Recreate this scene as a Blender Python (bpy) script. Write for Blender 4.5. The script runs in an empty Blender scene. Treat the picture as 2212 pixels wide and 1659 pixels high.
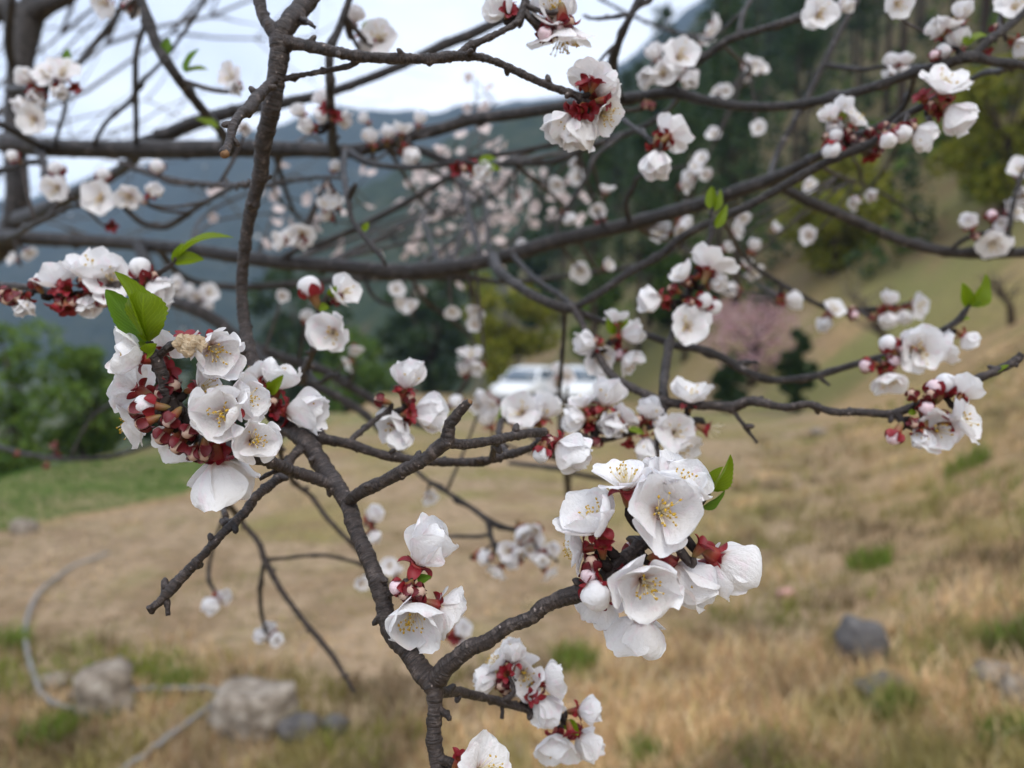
import bpy, math, random
import numpy as np
from mathutils import Vector, Matrix, Quaternion, kdtree

rnd = random.Random(7)
nr = np.random.default_rng(11)
scene = bpy.context.scene
col = scene.collection
R = math.radians

# ------------------------------------------------------------------ camera
FU = 1659.0                      # focal length in photo units (the photo is 2212 x 1659 units)
CU, CV = 1106.0, 829.5
CAMZ = 1.6
cam_d = bpy.data.cameras.new('camera')
cam = bpy.data.objects.new('camera', cam_d)
col.objects.link(cam)
cam.location = (0, 0, CAMZ)
cam.rotation_euler = (R(90 - 4.8), 0, 0)
cam_d.sensor_width = 36
cam_d.lens = 27
cam_d.clip_start = 0.01
cam_d.clip_end = 8000
cam_d.dof.use_dof = True
cam_d.dof.focus_distance = 0.318
cam_d.dof.aperture_fstop = 6.8
cam_d.dof.aperture_blades = 0
scene.camera = cam
CM = Matrix.Translation((0, 0, CAMZ)) @ Matrix.Rotation(R(90 - 4.8), 4, 'X')
CR = CM.to_3x3()

# ------------------------------------------------------------------ sky, sun, exposure
world = bpy.data.worlds.new('World')
scene.world = world
world.use_nodes = True
wt = world.node_tree
wt.nodes.clear()
SUN_EL, SUN_AZ = 58, 150          # sun_rotation clockwise from +Y
def wn(t, **k):
    n = wt.nodes.new(t)
    for a, b in k.items():
        setattr(n, a, b)
    return n
sky = wn('ShaderNodeTexSky', sky_type='NISHITA', sun_disc=False)
sky.sun_elevation = R(SUN_EL); sky.sun_rotation = R(SUN_AZ); sky.altitude = 1500; sky.dust_density = 2.0
tc = wn('ShaderNodeTexCoord')
mp = wn('ShaderNodeMapping'); mp.inputs['Scale'].default_value = (1, 1, 2.6)
ns = wn('ShaderNodeTexNoise'); ns.inputs['Scale'].default_value = 2.2; ns.inputs['Detail'].default_value = 6; ns.inputs['Roughness'].default_value = .55
rp = wn('ShaderNodeValToRGB')
rp.color_ramp.elements[0].position = .34; rp.color_ramp.elements[0].color = (.58, .58, .58, 1)
rp.color_ramp.elements[1].position = .66; rp.color_ramp.elements[1].color = (1, 1, 1, 1)
mx = wn('ShaderNodeMix', data_type='RGBA')
mx.inputs[7].default_value = (9.3, 9.9, 10.9, 1)
bg = wn('ShaderNodeBackground'); bg.inputs['Strength'].default_value = .1
wo = wn('ShaderNodeOutputWorld')
L = wt.links.new
L(tc.outputs['Generated'], mp.inputs['Vector']); L(mp.outputs[0], ns.inputs['Vector'])
L(ns.outputs['Fac'], rp.inputs[0]); L(rp.outputs[0], mx.inputs[0])
L(sky.outputs[0], mx.inputs[6]); L(mx.outputs[2], bg.inputs[0]); L(bg.outputs[0], wo.inputs[0])

sun_d = bpy.data.lights.new('sun', 'SUN')
sun_d.energy = 1.1; sun_d.angle = R(25); sun_d.color = (1, .96, .9)
sun = bpy.data.objects.new('sun', sun_d)
col.objects.link(sun)
sun.rotation_euler = (R(90 - SUN_EL), 0, R(180 - SUN_AZ))
sun.location = (0, 0, 30)

vs = scene.view_settings
vs.view_transform = 'Standard'; vs.look = 'None'; vs.exposure = 0.80; vs.gamma = 1.0
scene.cycles.use_denoising = True
scene.cycles.volume_bounces = 0
scene.cycles.max_bounces = 8
scene.cycles.transparent_max_bounces = 8

# ------------------------------------------------------------------ helpers
def P(u, v, d):
    return CM @ Vector(((u - CU) / FU * d, -(v - CV) / FU * d, -d))
def F(x, y, z):
    return (CR @ Vector((x, y, z))).normalized()

def tag(o, label=None, cat=None, group=None, kind=None):
    if label: o['label'] = label
    if cat: o['category'] = cat
    if group: o['group'] = group
    if kind: o['kind'] = kind
    return o
def empty(name, loc=(0, 0, 0), rz=0):
    o = bpy.data.objects.new(name, None)
    o.empty_display_size = .05
    o.location = loc; o.rotation_euler = (0, 0, rz)
    col.objects.link(o)
    return o
def obj(name, me, parent=None, m=None):
    o = bpy.data.objects.new(name, me)
    col.objects.link(o)
    if parent: o.parent = parent
    if m is not None: o.matrix_local = m
    return o
def mesh(name, v, f, mats=(), mi=None, smooth=True, uv=None):
    me = bpy.data.meshes.new(name)
    me.from_pydata([tuple(p) for p in v], [], [tuple(q) for q in f])
    for m in mats: me.materials.append(m)
    if mi is not None: me.polygons.foreach_set('material_index', np.array(mi, dtype=np.int32))
    if smooth: me.polygons.foreach_set('use_smooth', np.ones(len(f), dtype=bool))
    if uv is not None:
        l = me.uv_layers.new(name='UVMap')
        idx = np.empty(len(me.loops), dtype=np.int32); me.loops.foreach_get('vertex_index', idx)
        l.data.foreach_set('uv', np.asarray(uv, dtype=np.float32)[idx].ravel())
    me.update()
    return me
def mesh_fast(name, v, f, mats=(), colr=None, smooth=False):
    """v (n,3), f (m,k) arrays"""
    v = np.asarray(v, np.float32); f = np.asarray(f, np.int32)
    me = bpy.data.meshes.new(name)
    me.vertices.add(len(v)); me.vertices.foreach_set('co', v.ravel())
    k = f.shape[1]
    me.loops.add(f.size); me.loops.foreach_set('vertex_index', f.ravel())
    me.polygons.add(len(f))
    me.polygons.foreach_set('loop_start', np.arange(0, f.size, k, dtype=np.int32))
    if smooth: me.polygons.foreach_set('use_smooth', np.ones(len(f), dtype=bool))
    for m in mats: me.materials.append(m)
    if colr is not None:
        a = me.attributes.new('col', 'FLOAT_COLOR', 'POINT')
        c = np.ones((len(v), 4), np.float32); c[:, :3] = colr
        a.data.foreach_set('color', c.ravel())
    me.update(calc_edges=True)
    me.validate()
    return me

class MB:
    """collects pieces into one mesh"""
    def __init__(s): s.v = []; s.f = []; s.m = []; s.uv = []
    def add(s, v, f, mi=0, uv=None):
        o = len(s.v)
        s.v += [tuple(p) for p in v]; s.f += [tuple(i + o for i in q) for q in f]; s.m += [mi] * len(f)
        s.uv += list(uv) if uv is not None else [(0, 0)] * len(v)
    def mesh(s, name, mats, smooth=True): return mesh(name, s.v, s.f, mats, s.m, smooth, s.uv)

def hash2(ix, iy, seed):
    h = (ix.astype(np.int64) * 374761393 + iy.astype(np.int64) * 668265263 + seed * 974711) & 0x7fffffff
    h = ((h ^ (h >> 13)) * 1274126177) & 0x7fffffff
    return ((h ^ (h >> 16)) & 0xffff) / 65535.0
def vnoise(x, y, seed=0):
    x = np.asarray(x, float); y = np.asarray(y, float)
    ix = np.floor(x); iy = np.floor(y); fx = x - ix; fy = y - iy
    fx = fx * fx * (3 - 2 * fx); fy = fy * fy * (3 - 2 * fy)
    a = hash2(ix, iy, seed); b = hash2(ix + 1, iy, seed); c = hash2(ix, iy + 1, seed); d = hash2(ix + 1, iy + 1, seed)
    return (a * (1 - fx) + b * fx) * (1 - fy) + (c * (1 - fx) + d * fx) * fy
def fbm(x, y, seed=0, o=4):
    s = 0; a = .5; x = np.asarray(x, float); y = np.asarray(y, float)
    for i in range(o):
        s = s + a * vnoise(x * 2 ** i, y * 2 ** i, seed + i * 17); a *= .5
    return s
def sstep(t):
    t = np.clip(t, 0, 1); return t * t * (3 - 2 * t)

# ------------------------------------------------------------------ materials
class NT:
    def __init__(s, name):
        s.m = bpy.data.materials.new(name); s.m.use_nodes = True
        s.t = s.m.node_tree; s.t.nodes.clear()
        s.out = s.n('ShaderNodeOutputMaterial')
    def n(s, t, ins=None, **k):
        n = s.t.nodes.new(t)
        for a, b in k.items(): setattr(n, a, b)
        for a, b in (ins or {}).items():
            if hasattr(b, 'links'): s.t.links.new(b, n.inputs[a])
            else: n.inputs[a].default_value = b
        return n
    def noise(s, scale, detail=4, rough=.55, vec=None):
        i = {'Scale': scale, 'Detail': detail, 'Roughness': rough}
        if vec is not None: i['Vector'] = vec
        return s.n('ShaderNodeTexNoise', i).outputs['Fac']
    def ramp(s, fac, stops):
        r = s.n('ShaderNodeValToRGB', {'Fac': fac}); e = r.color_ramp.elements
        while len(e) > 1: e.remove(e[-1])
        for i, (p, c) in enumerate(stops):
            q = e[0] if i == 0 else e.new(p)
            q.position = p; q.color = (*c, 1) if len(c) == 3 else c
        return r.outputs[0]
    def mix(s, fac, a, b, bt='MIX'):
        m = s.n('ShaderNodeMix', {0: fac}, data_type='RGBA', blend_type=bt)
        for i, c in ((6, a), (7, b)):
            if hasattr(c, 'links'): s.t.links.new(c, m.inputs[i])
            else: m.inputs[i].default_value = (*c, 1)
        return m.outputs[2]
    def bump(s, h, strength=.3, dist=.001):
        return s.n('ShaderNodeBump', {'Height': h, 'Strength': strength, 'Distance': dist}).outputs[0]
    def bsdf(s, colr, rough=.6, spec=.3, normal=None, **k):
        i = {'Roughness': rough, 'Specular IOR Level': spec}
        i['Base Color'] = colr if hasattr(colr, 'links') else (*colr, 1)
        if normal is not None: i['Normal'] = normal
        i.update(k)
        return s.n('ShaderNodeBsdfPrincipled', i).outputs[0]
    def done(s, sh):
        s.t.links.new(sh, s.out.inputs[0]); return s.m
    def translucent(s, sh, colr, fac, normal=None):
        t = s.n('ShaderNodeBsdfTranslucent')
        if hasattr(colr, 'links'): s.t.links.new(colr, t.inputs[0])
        else: t.inputs[0].default_value = (*colr, 1)
        if normal is not None: s.t.links.new(normal, t.inputs['Normal'])
        return s.n('ShaderNodeMixShader', {0: fac, 1: sh, 2: t.outputs[0]}).outputs[0]

def simple(name, c, rough=.6, spec=.3, var=.25, scale=40, **k):
    t = NT(name)
    f = t.noise(scale)
    cc = t.ramp(f, [(.3, [x * (1 - var) for x in c]), (.7, [min(1, x * (1 + var)) for x in c])])
    return t.done(t.bsdf(cc, rough, spec, **k))

def petal_mat(name, c0, c1, c2, tint, trans=.38):
    t = NT(name)
    uv = t.n('ShaderNodeUVMap').outputs[0]
    sp = t.n('ShaderNodeSeparateXYZ', {0: uv})
    oi = t.n('ShaderNodeObjectInfo')
    c = t.ramp(sp.outputs[1], [(.0, c0), (.18, c1), (1, c2)])
    tx = t.n('ShaderNodeMapping', {'Vector': uv, 'Scale': (2.2, 1.5, 1)})
    add = t.n('ShaderNodeVectorMath', {0: tx.outputs[0], 1: t.n('ShaderNodeCombineXYZ', {0: t.n('ShaderNodeMath', {0: oi.outputs['Random'], 1: 37.0}, operation='MULTIPLY').outputs[0]}).outputs[0]}, operation='ADD')
    nz = t.noise(1.6, 2, .5, add.outputs[0])
    tf = t.ramp(nz, [(.54, (0, 0, 0)), (.78, (.6, .6, .6))])
    c = t.mix(tf, c, tint)
    wv = t.n('ShaderNodeMapping', {'Vector': uv, 'Scale': (26, 2.2, 1)})
    wn_ = t.noise(1.0, 3, .6, wv.outputs[0])
    cr = t.noise(3.5, 3, .6, add.outputs[0])
    b1 = t.bump(wn_, .32, .0009)
    b2 = t.n('ShaderNodeBump', {'Height': cr, 'Strength': .5, 'Distance': .002, 'Normal': b1}).outputs[0]
    sh = t.bsdf(c, .5, .28, b2)
    return t.done(t.translucent(sh, c, trans, b2))
M = {}
M['petal'] = petal_mat('petal_white', (.66, .46, .36), (.86, .84, .84), (.885, .88, .89), (.88, .70, .76))
M['petal_pink'] = petal_mat('petal_pink', (.80, .55, .55), (.87, .74, .75), (.85, .66, .70), (.80, .34, .45), .25)
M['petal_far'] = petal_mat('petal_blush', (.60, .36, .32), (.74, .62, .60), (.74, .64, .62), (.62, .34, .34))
M['petal_dry'] = petal_mat('petal_dry', (.45, .28, .15), (.62, .47, .30), (.66, .54, .38), (.45, .27, .14), .25)
def red_mat(name, a, b, c):
    t = NT(name)
    tcn = t.n('ShaderNodeTexCoord')
    z = t.n('ShaderNodeSeparateXYZ', {0: tcn.outputs['Generated']}).outputs[2]
    nz = t.noise(420, 3)
    zz = t.n('ShaderNodeMath', {0: z, 1: t.n('ShaderNodeMath', {0: nz, 1: -.25}, operation='MULTIPLY_ADD').outputs[0]}, operation='ADD')
    zz.inputs[1].default_value = 0
    cc = t.ramp(z, [(.0, a), (.45, b), (.85, c)])
    cc = t.mix(t.ramp(nz, [(.35, (0, 0, 0)), (.75, (.45, .45, .45))]), cc, [x * .45 for x in b])
    sh = t.bsdf(cc, .38, .35, t.bump(nz, .25, .0004))
    return t.done(t.translucent(sh, cc, .12))
M['calyx'] = red_mat('calyx_red_brown', (.18, .15, .045), (.25, .07, .03), (.28, .028, .024))
M['sepal'] = red_mat('sepal_crimson', (.24, .03, .02), (.27, .016, .022), (.21, .011, .019))
M['sepal_dark'] = red_mat('sepal_dark_red', (.17, .03, .02), (.16, .014, .018), (.12, .010, .015))
M['filament'] = simple('filament_cream', (.74, .65, .46), .5, .3, .1)
M['anther'] = simple('anther_yellow', (.50, .31, .03), .6, .2, .3, 900)
def leaf_mat(name, a, b, trans=.4):
    t = NT(name)
    uv = t.n('ShaderNodeUVMap').outputs[0]
    sp = t.n('ShaderNodeSeparateXYZ', {0: uv})
    ab = t.n('ShaderNodeMath', {0: sp.outputs[0], 1: .5}, operation='SUBTRACT').outputs[0]
    ab = t.n('ShaderNodeMath', {0: ab}, operation='ABSOLUTE').outputs[0]
    yy = t.n('ShaderNodeMath', {0: ab, 1: -1.1, 2: sp.outputs[1]}, operation='MULTIPLY_ADD').outputs[0]
    sn = t.n('ShaderNodeMath', {0: t.n('ShaderNodeMath', {0: yy, 1: 52.0}, operation='MULTIPLY').outputs[0]}, operation='SINE').outputs[0]
    vein = t.ramp(sn, [(.80, (0, 0, 0)), (1, (1, 1, 1))])
    mid = t.ramp(ab, [(0, (1, 1, 1)), (.035, (0, 0, 0))])
    v = t.mix(1.0, vein, mid, 'LIGHTEN')
    nz = t.noise(160, 4)
    c = t.ramp(nz, [(.3, a), (.7, b)])
    c = t.mix(t.n('ShaderNodeMath', {0: v, 1: .35}, operation='MULTIPLY').outputs[0], c, [min(1, x * 1.7) for x in b])
    bp = t.bump(v, .35, .0006)
    return t.done(t.translucent(t.bsdf(c, .42, .4, bp), c, trans, bp))
M['leaf'] = leaf_mat('young_leaf_green', (.13, .21, .005), (.21, .29, .008), .5)
M['leaf_dark'] = leaf_mat('young_leaf_deep', (.07, .16, .008), (.12, .22, .012), .4)
def bark_mat(name, a, b, c, sc=1.0):
    t = NT(name)
    tcn = t.n('ShaderNodeTexCoord'); ob = tcn.outputs['Object']
    uv = t.n('ShaderNodeUVMap').outputs[0]
    ring = t.noise(1.0, 4, .6, t.n('ShaderNodeMapping', {'Vector': uv, 'Scale': (3, 900 * sc, 1)}).outputs[0])
    n1 = t.noise(230 * sc, 6, .72, ob); n2 = t.noise(38 * sc, 3, .5, ob)
    cc = t.ramp(n1, [(.28, a), (.52, b), (.75, c)])  # c: pale grey bark tone, brightened to put highlights and sheen into the colour
    cc = t.mix(t.ramp(n2, [(.42, (0, 0, 0)), (.7, (.6, .6, .6))]), cc, b)
    cc = t.mix(t.ramp(ring, [(.48, (0, 0, 0)), (.62, (.85, .85, .85))]), cc, a)
    lich = t.ramp(t.noise(320 * sc, 2, .5, ob), [(.69, (0, 0, 0)), (.76, (.7, .7, .7))])
    cc = t.mix(lich, cc, [min(1, x * 2.0) for x in c])
    h = t.n('ShaderNodeMath', {0: n1, 1: .7, 2: ring}, operation='MULTIPLY_ADD').outputs[0]
    return t.done(t.bsdf(cc, .5, .5, t.bump(h, 1.0, .0016 / sc)))
M['bark'] = bark_mat('bark_grey_brown', (.008, .005, .0042), (.040, .027, .0225), (.20, .16, .142))
M['bark_far'] = bark_mat('bark_limb', (.008, .006, .0055), (.032, .025, .023), (.15, .127, .12), .3)
M['bud_scale'] = simple('bud_scale_black', (.018, .012, .010), .7, .2, .5, 900)
M['cut_wood'] = simple('cut_wood_tan', (.22, .125, .065), .7, .2, .4, 700)
# ------------------------------------------------------------------ terrain
XE = np.array([[-20, -40], [3, -8.0], [5, -5.6], [6.7, -4.55], [8.5, -3.6], [12, -3.9], [20, -4.6], [32, -6], [400, -40]], float)
def H(x, y):
    x = np.asarray(x, float); y = np.asarray(y, float)
    z = -.04 * np.clip(y, -20, 34) - .03 * np.clip(y - 12, 0, 24)
    xe = np.interp(y, XE[:, 0], XE[:, 1])
    z = z - .95 * sstep((xe - x) / .9)
    # right bank
    xb = .38 * np.clip(y, 0, 60) + .55
    q = x - xb
    z = z + .5 * (np.log1p(np.exp(np.clip(q * 1.6, -30, 30))) / 1.6) * np.clip(1.15 - q * .018, .55, 1.15) * (q < 40) + np.where(q >= 40, .5 * 40 * .55, 0)
    # pine hillside beyond
    hl = .8 * (x + .2 * np.minimum(y, 260)) - 11.8 - .35 * np.clip(y - 260, 0, 300)
    z = np.maximum(z, np.where(y > 14, hl, -99)) if True else z
    # valley to the left and beyond the field
    vd = np.clip((-x - 9 - .10 * y), 0, 60) * .42 * sstep((y - 9) / 10)
    vd = vd + np.clip(y - 38, 0, 60) * .42 * sstep((2 - x) / 12)
    z = z - np.minimum(vd, 26)
    # relief
    near = np.exp(-np.clip(y, 0, 200) / 60)
    z = z + (fbm(x * .8, y * .8, 3) - .5) * .14 * (1 + 2.2 * sstep(q / 2)) + (fbm(x * 4.5, y * 4.5, 9, 3) - .5) * .05 * near
    return z
def ray(u, v):
    p = CM @ Vector(((u - CU) / FU, -(v - CV) / FU, -1)); o = Vector((0, 0, CAMZ))
    return o, p - o
def G(u, v, dmax=120):
    o, d = ray(u, v)
    ts = np.concatenate([np.linspace(.8, 20, 800), np.linspace(20.1, dmax, 1200)])
    h = H(o.x + d.x * ts, o.y + d.y * ts); z = o.z + d.z * ts
    k = np.argmax(z < h)
    if not (z < h).any(): k = len(ts) - 1
    t = ts[k]
    x, y = o.x + d.x * t, o.y + d.y * t
    return Vector((x, y, float(H(x, y))))

def gcolor(x, y):
    """ground colour: cropped straw field, green lower field, tawny bank, forest floor"""
    n = fbm(x * .55, y * .55, 21, 4); n2 = fbm(x * 2.6, y * 2.6, 33, 3); n3 = fbm(x * .16, y * .16, 5, 3)
    tan = np.array([.35, .25, .16]); dry = np.array([.40, .255, .12]); brown = np.array([.20, .125, .07])
    green = np.array([.13, .165, .045]); olive = np.array([.23, .19, .065])
    c = tan[None] * np.ones((len(x), 1))
    def mixc(c, k, f): return c * (1 - f[:, None]) + k[None] * f[:, None]
    c = mixc(c, olive, sstep((n - .45) / .12) * .8)
    c = mixc(c, brown, sstep((.44 - n2) / .14) * .6)
    q = x - (.38 * np.clip(y, 0, 60) + .55)
    b = sstep((q + .9) / 1.6)
    c = mixc(c, dry, b * .75); c = mixc(c, olive, b * sstep((n - .48) / .1) * .6); c = mixc(c, brown, b * sstep((n2 - .50) / .12) * .55)
    xe = np.interp(y, XE[:, 0], XE[:, 1])
    lf = sstep((xe - x - .25) / .5)
    c = mixc(c, green, lf * (.55 + .45 * sstep((n - .36) / .2)))
    c = mixc(c, np.array([.32, .20, .09]), np.exp(-((xe - x - .1) / .35) ** 2) * .8)
    far = sstep((y - 26) / 12) * sstep((x + 4) / 8)
    c = mixc(c, np.array([.21, .135, .065]), far * .6); c = mixc(c, np.array([.10, .11, .035]), far * sstep((n3 - .34) / .12))
    hs = sstep((.8 * (x + .2 * np.minimum(y, 260)) - 13.5) / 3) * sstep((y - 20) / 6)
    c = mixc(c, np.array([.085, .066, .03]), hs * .75)
    c = mixc(c, green, np.exp(-((y - 21 - .3 * x) / 4.5) ** 2) * sstep((n - .30) / .2) * .7 * (x > xe))
    far2 = sstep((y - 55) / 30)
    c = mixc(c, np.array([.085, .085, .035]), far2 * .8)
    return c
ga = np.linspace(-1, 1, 331)
gx = np.sinh(ga * 4.9) * 3.2
gy = np.concatenate([np.linspace(-14, .5, 30, endpoint=False), .5 + np.sinh(np.linspace(0, 1, 300) * 5.0) * 5.0])
gy = gy[gy < 420]
GX, GY = np.meshgrid(gx, gy)
gz = H(GX, GY)
gv = np.stack([GX.ravel(), GY.ravel(), gz.ravel()], 1)
ny_, nx_ = GX.shape
ii = np.arange(ny_ * nx_).reshape(ny_, nx_)
gf = np.stack([ii[:-1, :-1].ravel(), ii[:-1, 1:].ravel(), ii[1:, 1:].ravel(), ii[1:, :-1].ravel()], 1)
t = NT('ground_dry_grass')
at = t.n('ShaderNodeAttribute', attribute_name='col').outputs['Color']
tcn = t.n('ShaderNodeTexCoord').outputs['Object']
n1 = t.noise(9, 6, .65, tcn); n2 = t.noise(55, 4, .6, tcn); n3 = t.noise(1.6, 4, .6, tcn)
c = t.mix(t.ramp(n1, [(.36, (.75, .75, .75)), (.56, (0, 0, 0))]), at, (.13, .095, .05))
c = t.mix(t.ramp(n2, [(.5, (0, 0, 0)), (.75, (.55, .55, .55))]), c, (.48, .36, .20))
c = t.mix(t.ramp(n3, [(.54, (0, 0, 0)), (.70, (.45, .45, .45))]), c, (.16, .16, .045))
M['ground'] = t.done(t.bsdf(c, .9, .1, t.bump(n2, .8, .02)))
ground = obj('ground', mesh_fast('ground', gv, gf, [M['ground']], gcolor(gv[:, 0], gv[:, 1]), True))
tag(ground, 'dry grass field with a tawny bank rising beside it', 'ground', kind='structure')

# valley floor and far hills
def forest_mat(name, a, b, c, sc):
    t = NT(name)
    o = t.n('ShaderNodeTexCoord').outputs['Object']
    n1 = t.noise(sc, 6, .65, o); n2 = t.noise(sc * .15, 4, .6, o)
    cc = t.ramp(n1, [(.3, a), (.5, b), (.75, c)])
    cc = t.mix(t.ramp(n2, [(.45, (0, 0, 0)), (.65, (.8, .8, .8))]), cc, b)
    return t.done(t.bsdf(cc, .95, .05, t.bump(n1, 1.0, 8)))
M['hill_far'] = forest_mat('forest_far', (.018, .028, .020), (.035, .048, .028), (.075, .075, .042), .06)
M['hill_mid'] = forest_mat('forest_mid', (.018, .032, .012), (.045, .062, .022), (.12, .095, .05), .10)
M['valley'] = forest_mat('valley_floor', (.04, .06, .02), (.08, .09, .035), (.14, .12, .06), .05)
S = 1200
valley = obj('valley_floor', mesh('valley_floor', [(-S, -45, -27), (S, -45, -27), (S, 1190, -27), (-S, 1190, -27)], [(0, 1, 2, 3)], [M['valley']]))
tag(valley, 'green valley floor below the field', 'ground', kind='structure')
def hill(name, D, y0, sil, mat_, amp, label, seed, nu=150, nv=50):
    us = np.linspace(sil[0][0], sil[-1][0], nu)
    sv = np.interp(us, [s[0] for s in sil], [s[1] for s in sil])
    V = np.zeros((nv, nu, 3))
    for i, (u, v) in enumerate(zip(us, sv)):
        o, d = ray(u, v)
        k = D / d.y
        cx, cz = d.x * k, CAMZ + d.z * k
        for j in range(nv):
            a = j / (nv - 1) * 1.35
            if a <= 1:
                y = y0 + (D - y0) * a; zz = -30 + (cz + 30) * (a ** 1.15)
            else:
                y = D + (a - 1) * D * .6; zz = cz - (a - 1) * cz * 1.2
            x = cx * (.35 + .65 * min(a, 1.1)) if D > 300 else cx
            V[j, i] = (x, y, zz)
    X, Y = V[..., 0], V[..., 1]
    rel = (fbm(X / D * 9, Y / D * 9, seed, 5) - .5) * amp * np.clip(np.linspace(0, 1.35, nv), 0, 1)[:, None]
    V[..., 2] += rel + (vnoise(X / 7, Y / 7, seed + 5)) * 7 * np.clip(np.linspace(0, 1.35, nv) * 3, 0, 1)[:, None]
    ii = np.arange(nu * nv).reshape(nv, nu)
    f = np.stack([ii[:-1, :-1].ravel(), ii[:-1, 1:].ravel(), ii[1:, 1:].ravel(), ii[1:, :-1].ravel()], 1)
    return tag(obj(name, mesh_fast(name, V.reshape(-1, 3), f, [mat_], None, True)), label, 'hill', kind='structure')
hill('far_hill', 950, 420, [(-900, 560), (-300, 500), (0, 450), (250, 372), (450, 298), (700, 245), (900, 232), (1080, 236), (1230, 205), (1340, 140), (1420, 75), (1520, 0), (1750, -160), (2300, -330), (3000, -400)], M['hill_far'], 26, 'blue forested ridge far behind the valley', 41)
hill('wooded_hill', 430, 150, [(520, 720), (640, 560), (760, 450), (900, 365), (1050, 300), (1180, 250), (1290, 200), (1400, 130), (1600, 0), (2000, -200), (2700, -400)], M['hill_mid'], 16, 'grey green wooded slope in front of the blue ridge', 77)

# ------------------------------------------------------------------ vegetation in the distance
def foliage_mat(name, a, b, c, trans=.25):
    t = NT(name)
    oi = t.n('ShaderNodeObjectInfo').outputs['Random']
    g = t.n('ShaderNodeNewGeometry').outputs['Random Per Island']
    cc = t.ramp(g, [(0, a), (.5, b), (1, c)])
    cc = t.mix(t.n('ShaderNodeMath', {0: oi, 1: .2}, operation='MULTIPLY').outputs[0], cc, [x * .6 for x in a])
    return t.done(t.translucent(t.bsdf(cc, .6, .25), cc, trans))
M['pine'] = foliage_mat('pine_needles', (.018, .042, .012), (.032, .065, .018), (.065, .095, .024))
M['yellow_green'] = foliage_mat('yellow_green_leaves', (.13, .155, .012), (.22, .23, .02), (.34, .31, .045), .45)
M['bush'] = foliage_mat('bush_leaves', (.05, .10, .014), (.095, .165, .022), (.16, .23, .035), .4)
M['dark_bush'] = foliage_mat('dark_bush_leaves', (.015, .035, .010), (.028, .055, .015), (.05, .08, .02))
M['pink'] = foliage_mat('pink_blossom', (.40, .20, .23), (.55, .33, .36), (.62, .45, .46))
M['twig'] = simple('grey_twigs', (.10, .08, .065), .8, .1, .3, 3)
M['pine_bark'] = simple('pine_bark', (.055, .038, .028), .85, .1, .4, 4)
M['dry_blade'] = None

def tube(pts, rad, sides=6, uvs=False):
    """plain tube through points -> verts, quads"""
    v = []; f = []; uv = []
    n = len(pts); prev = None; s = 0
    for i in range(n):
        a = pts[max(0, i - 1)]; b = pts[min(n - 1, i + 1)]
        tg = (b - a)
        tg = tg.normalized() if tg.length > 1e-9 else Vector((0, 0, 1))
        if prev is None:
            ref = Vector((0, 0, 1)) if abs(tg.z) < .9 else Vector((1, 0, 0))
            x = tg.cross(ref).normalized()
        else:
            x = (prev - tg * prev.dot(tg)).normalized()
        prev = x; y = tg.cross(x)
        if i: s += (pts[i] - pts[i - 1]).length
        for j in range(sides):
            an = 2 * math.pi * j / sides
            v.append(pts[i] + (x * math.cos(an) + y * math.sin(an)) * rad[i]); uv.append((j / sides, s))
        if i:
            o = (i - 1) * sides
            for j in range(sides):
                k = (j + 1) % sides
                f.append((o + j, o + k, o + sides + k, o + sides + j))
    f.append(tuple(range(sides))[::-1]); f.append(tuple(range((n - 1) * sides, n * sides)))
    return (v, f, uv) if uvs else (v, f)

def cards(centres, size, rng, squash=1.0, up=0.0, axis=None):
    """leaf-sized quads, random orientation"""
    n = len(centres); c = np.asarray(centres)
    a = rng.normal(size=(n, 3)); b = rng.normal(size=(n, 3))
    if axis is not None: a = a * .35 + axis
    a /= np.linalg.norm(a, axis=1)[:, None]
    b -= a * (a * b).sum(1)[:, None]; b /= np.linalg.norm(b, axis=1)[:, None]
    s = size * rng.uniform(.6, 1.4, (n, 1))
    a = a * s; b = b * s * squash
    v = np.stack([c - a, c + b, c + a, c - b], 1).reshape(-1, 3)
    f = np.arange(n * 4).reshape(n, 4)
    return v, f
def blob_points(rng, clumps, per, spread):
    pts = []
    for (x, y, z, r) in clumps:
        k = rng.normal(size=(per, 3)); k /= np.linalg.norm(k, axis=1)[:, None]
        k *= (r * rng.uniform(.35, 1, (per, 1)) ** .5) * np.array([1, 1, spread])
        pts.append(k + (x, y, z))
    return np.concatenate(pts)
def pine_variant(seed, h):
    rng = np.random.default_rng(seed)
    lean = rng.normal(0, .25, 2)
    pts = [Vector((lean[0] * (i / 7) ** 2, lean[1] * (i / 7) ** 2, h * i / 7)) for i in range(8)]
    mb = MB(); v, f = tube(pts, [.20 * (1 - .8 * i / 7) for i in range(8)], 6); mb.add(v, f)
    C = []; A = []
    for k in range(46):
        tt = rng.uniform(.38, 1.0) ** .9; z = h * tt
        rr = (1 - tt) * h * .20 + .35; an = rng.uniform(0, 6.28); r = rr * rng.uniform(.35, 1)
        p = np.array([math.cos(an) * r + lean[0] * tt * tt, math.sin(an) * r + lean[1] * tt * tt, z + r * .25])
        if k % 2 == 0:
            v, f = tube([Vector((lean[0] * tt * tt, lean[1] * tt * tt, z - .3)), Vector(p)], [.05, .02], 4); mb.add(v, f)
        q = rng.normal(size=(26, 3)) * np.array([.45, .45, .30]) * (.5 + .6 * (1 - tt)) + p
        C.append(q); A.append((q - p) + (0, 0, .12))
    C = np.concatenate(C); A = np.concatenate(A); A /= np.linalg.norm(A, axis=1)[:, None] + 1e-6
    v, f = cards(C, .34, rng, .16, axis=A)
    return mb.mesh('trunk', [M['pine_bark']]), mesh_fast('crown', v, f, [M['pine']])
pines = [pine_variant(s, h) for s, h in ((1, 13), (2, 15), (3, 11.5), (4, 16.5))]
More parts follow.
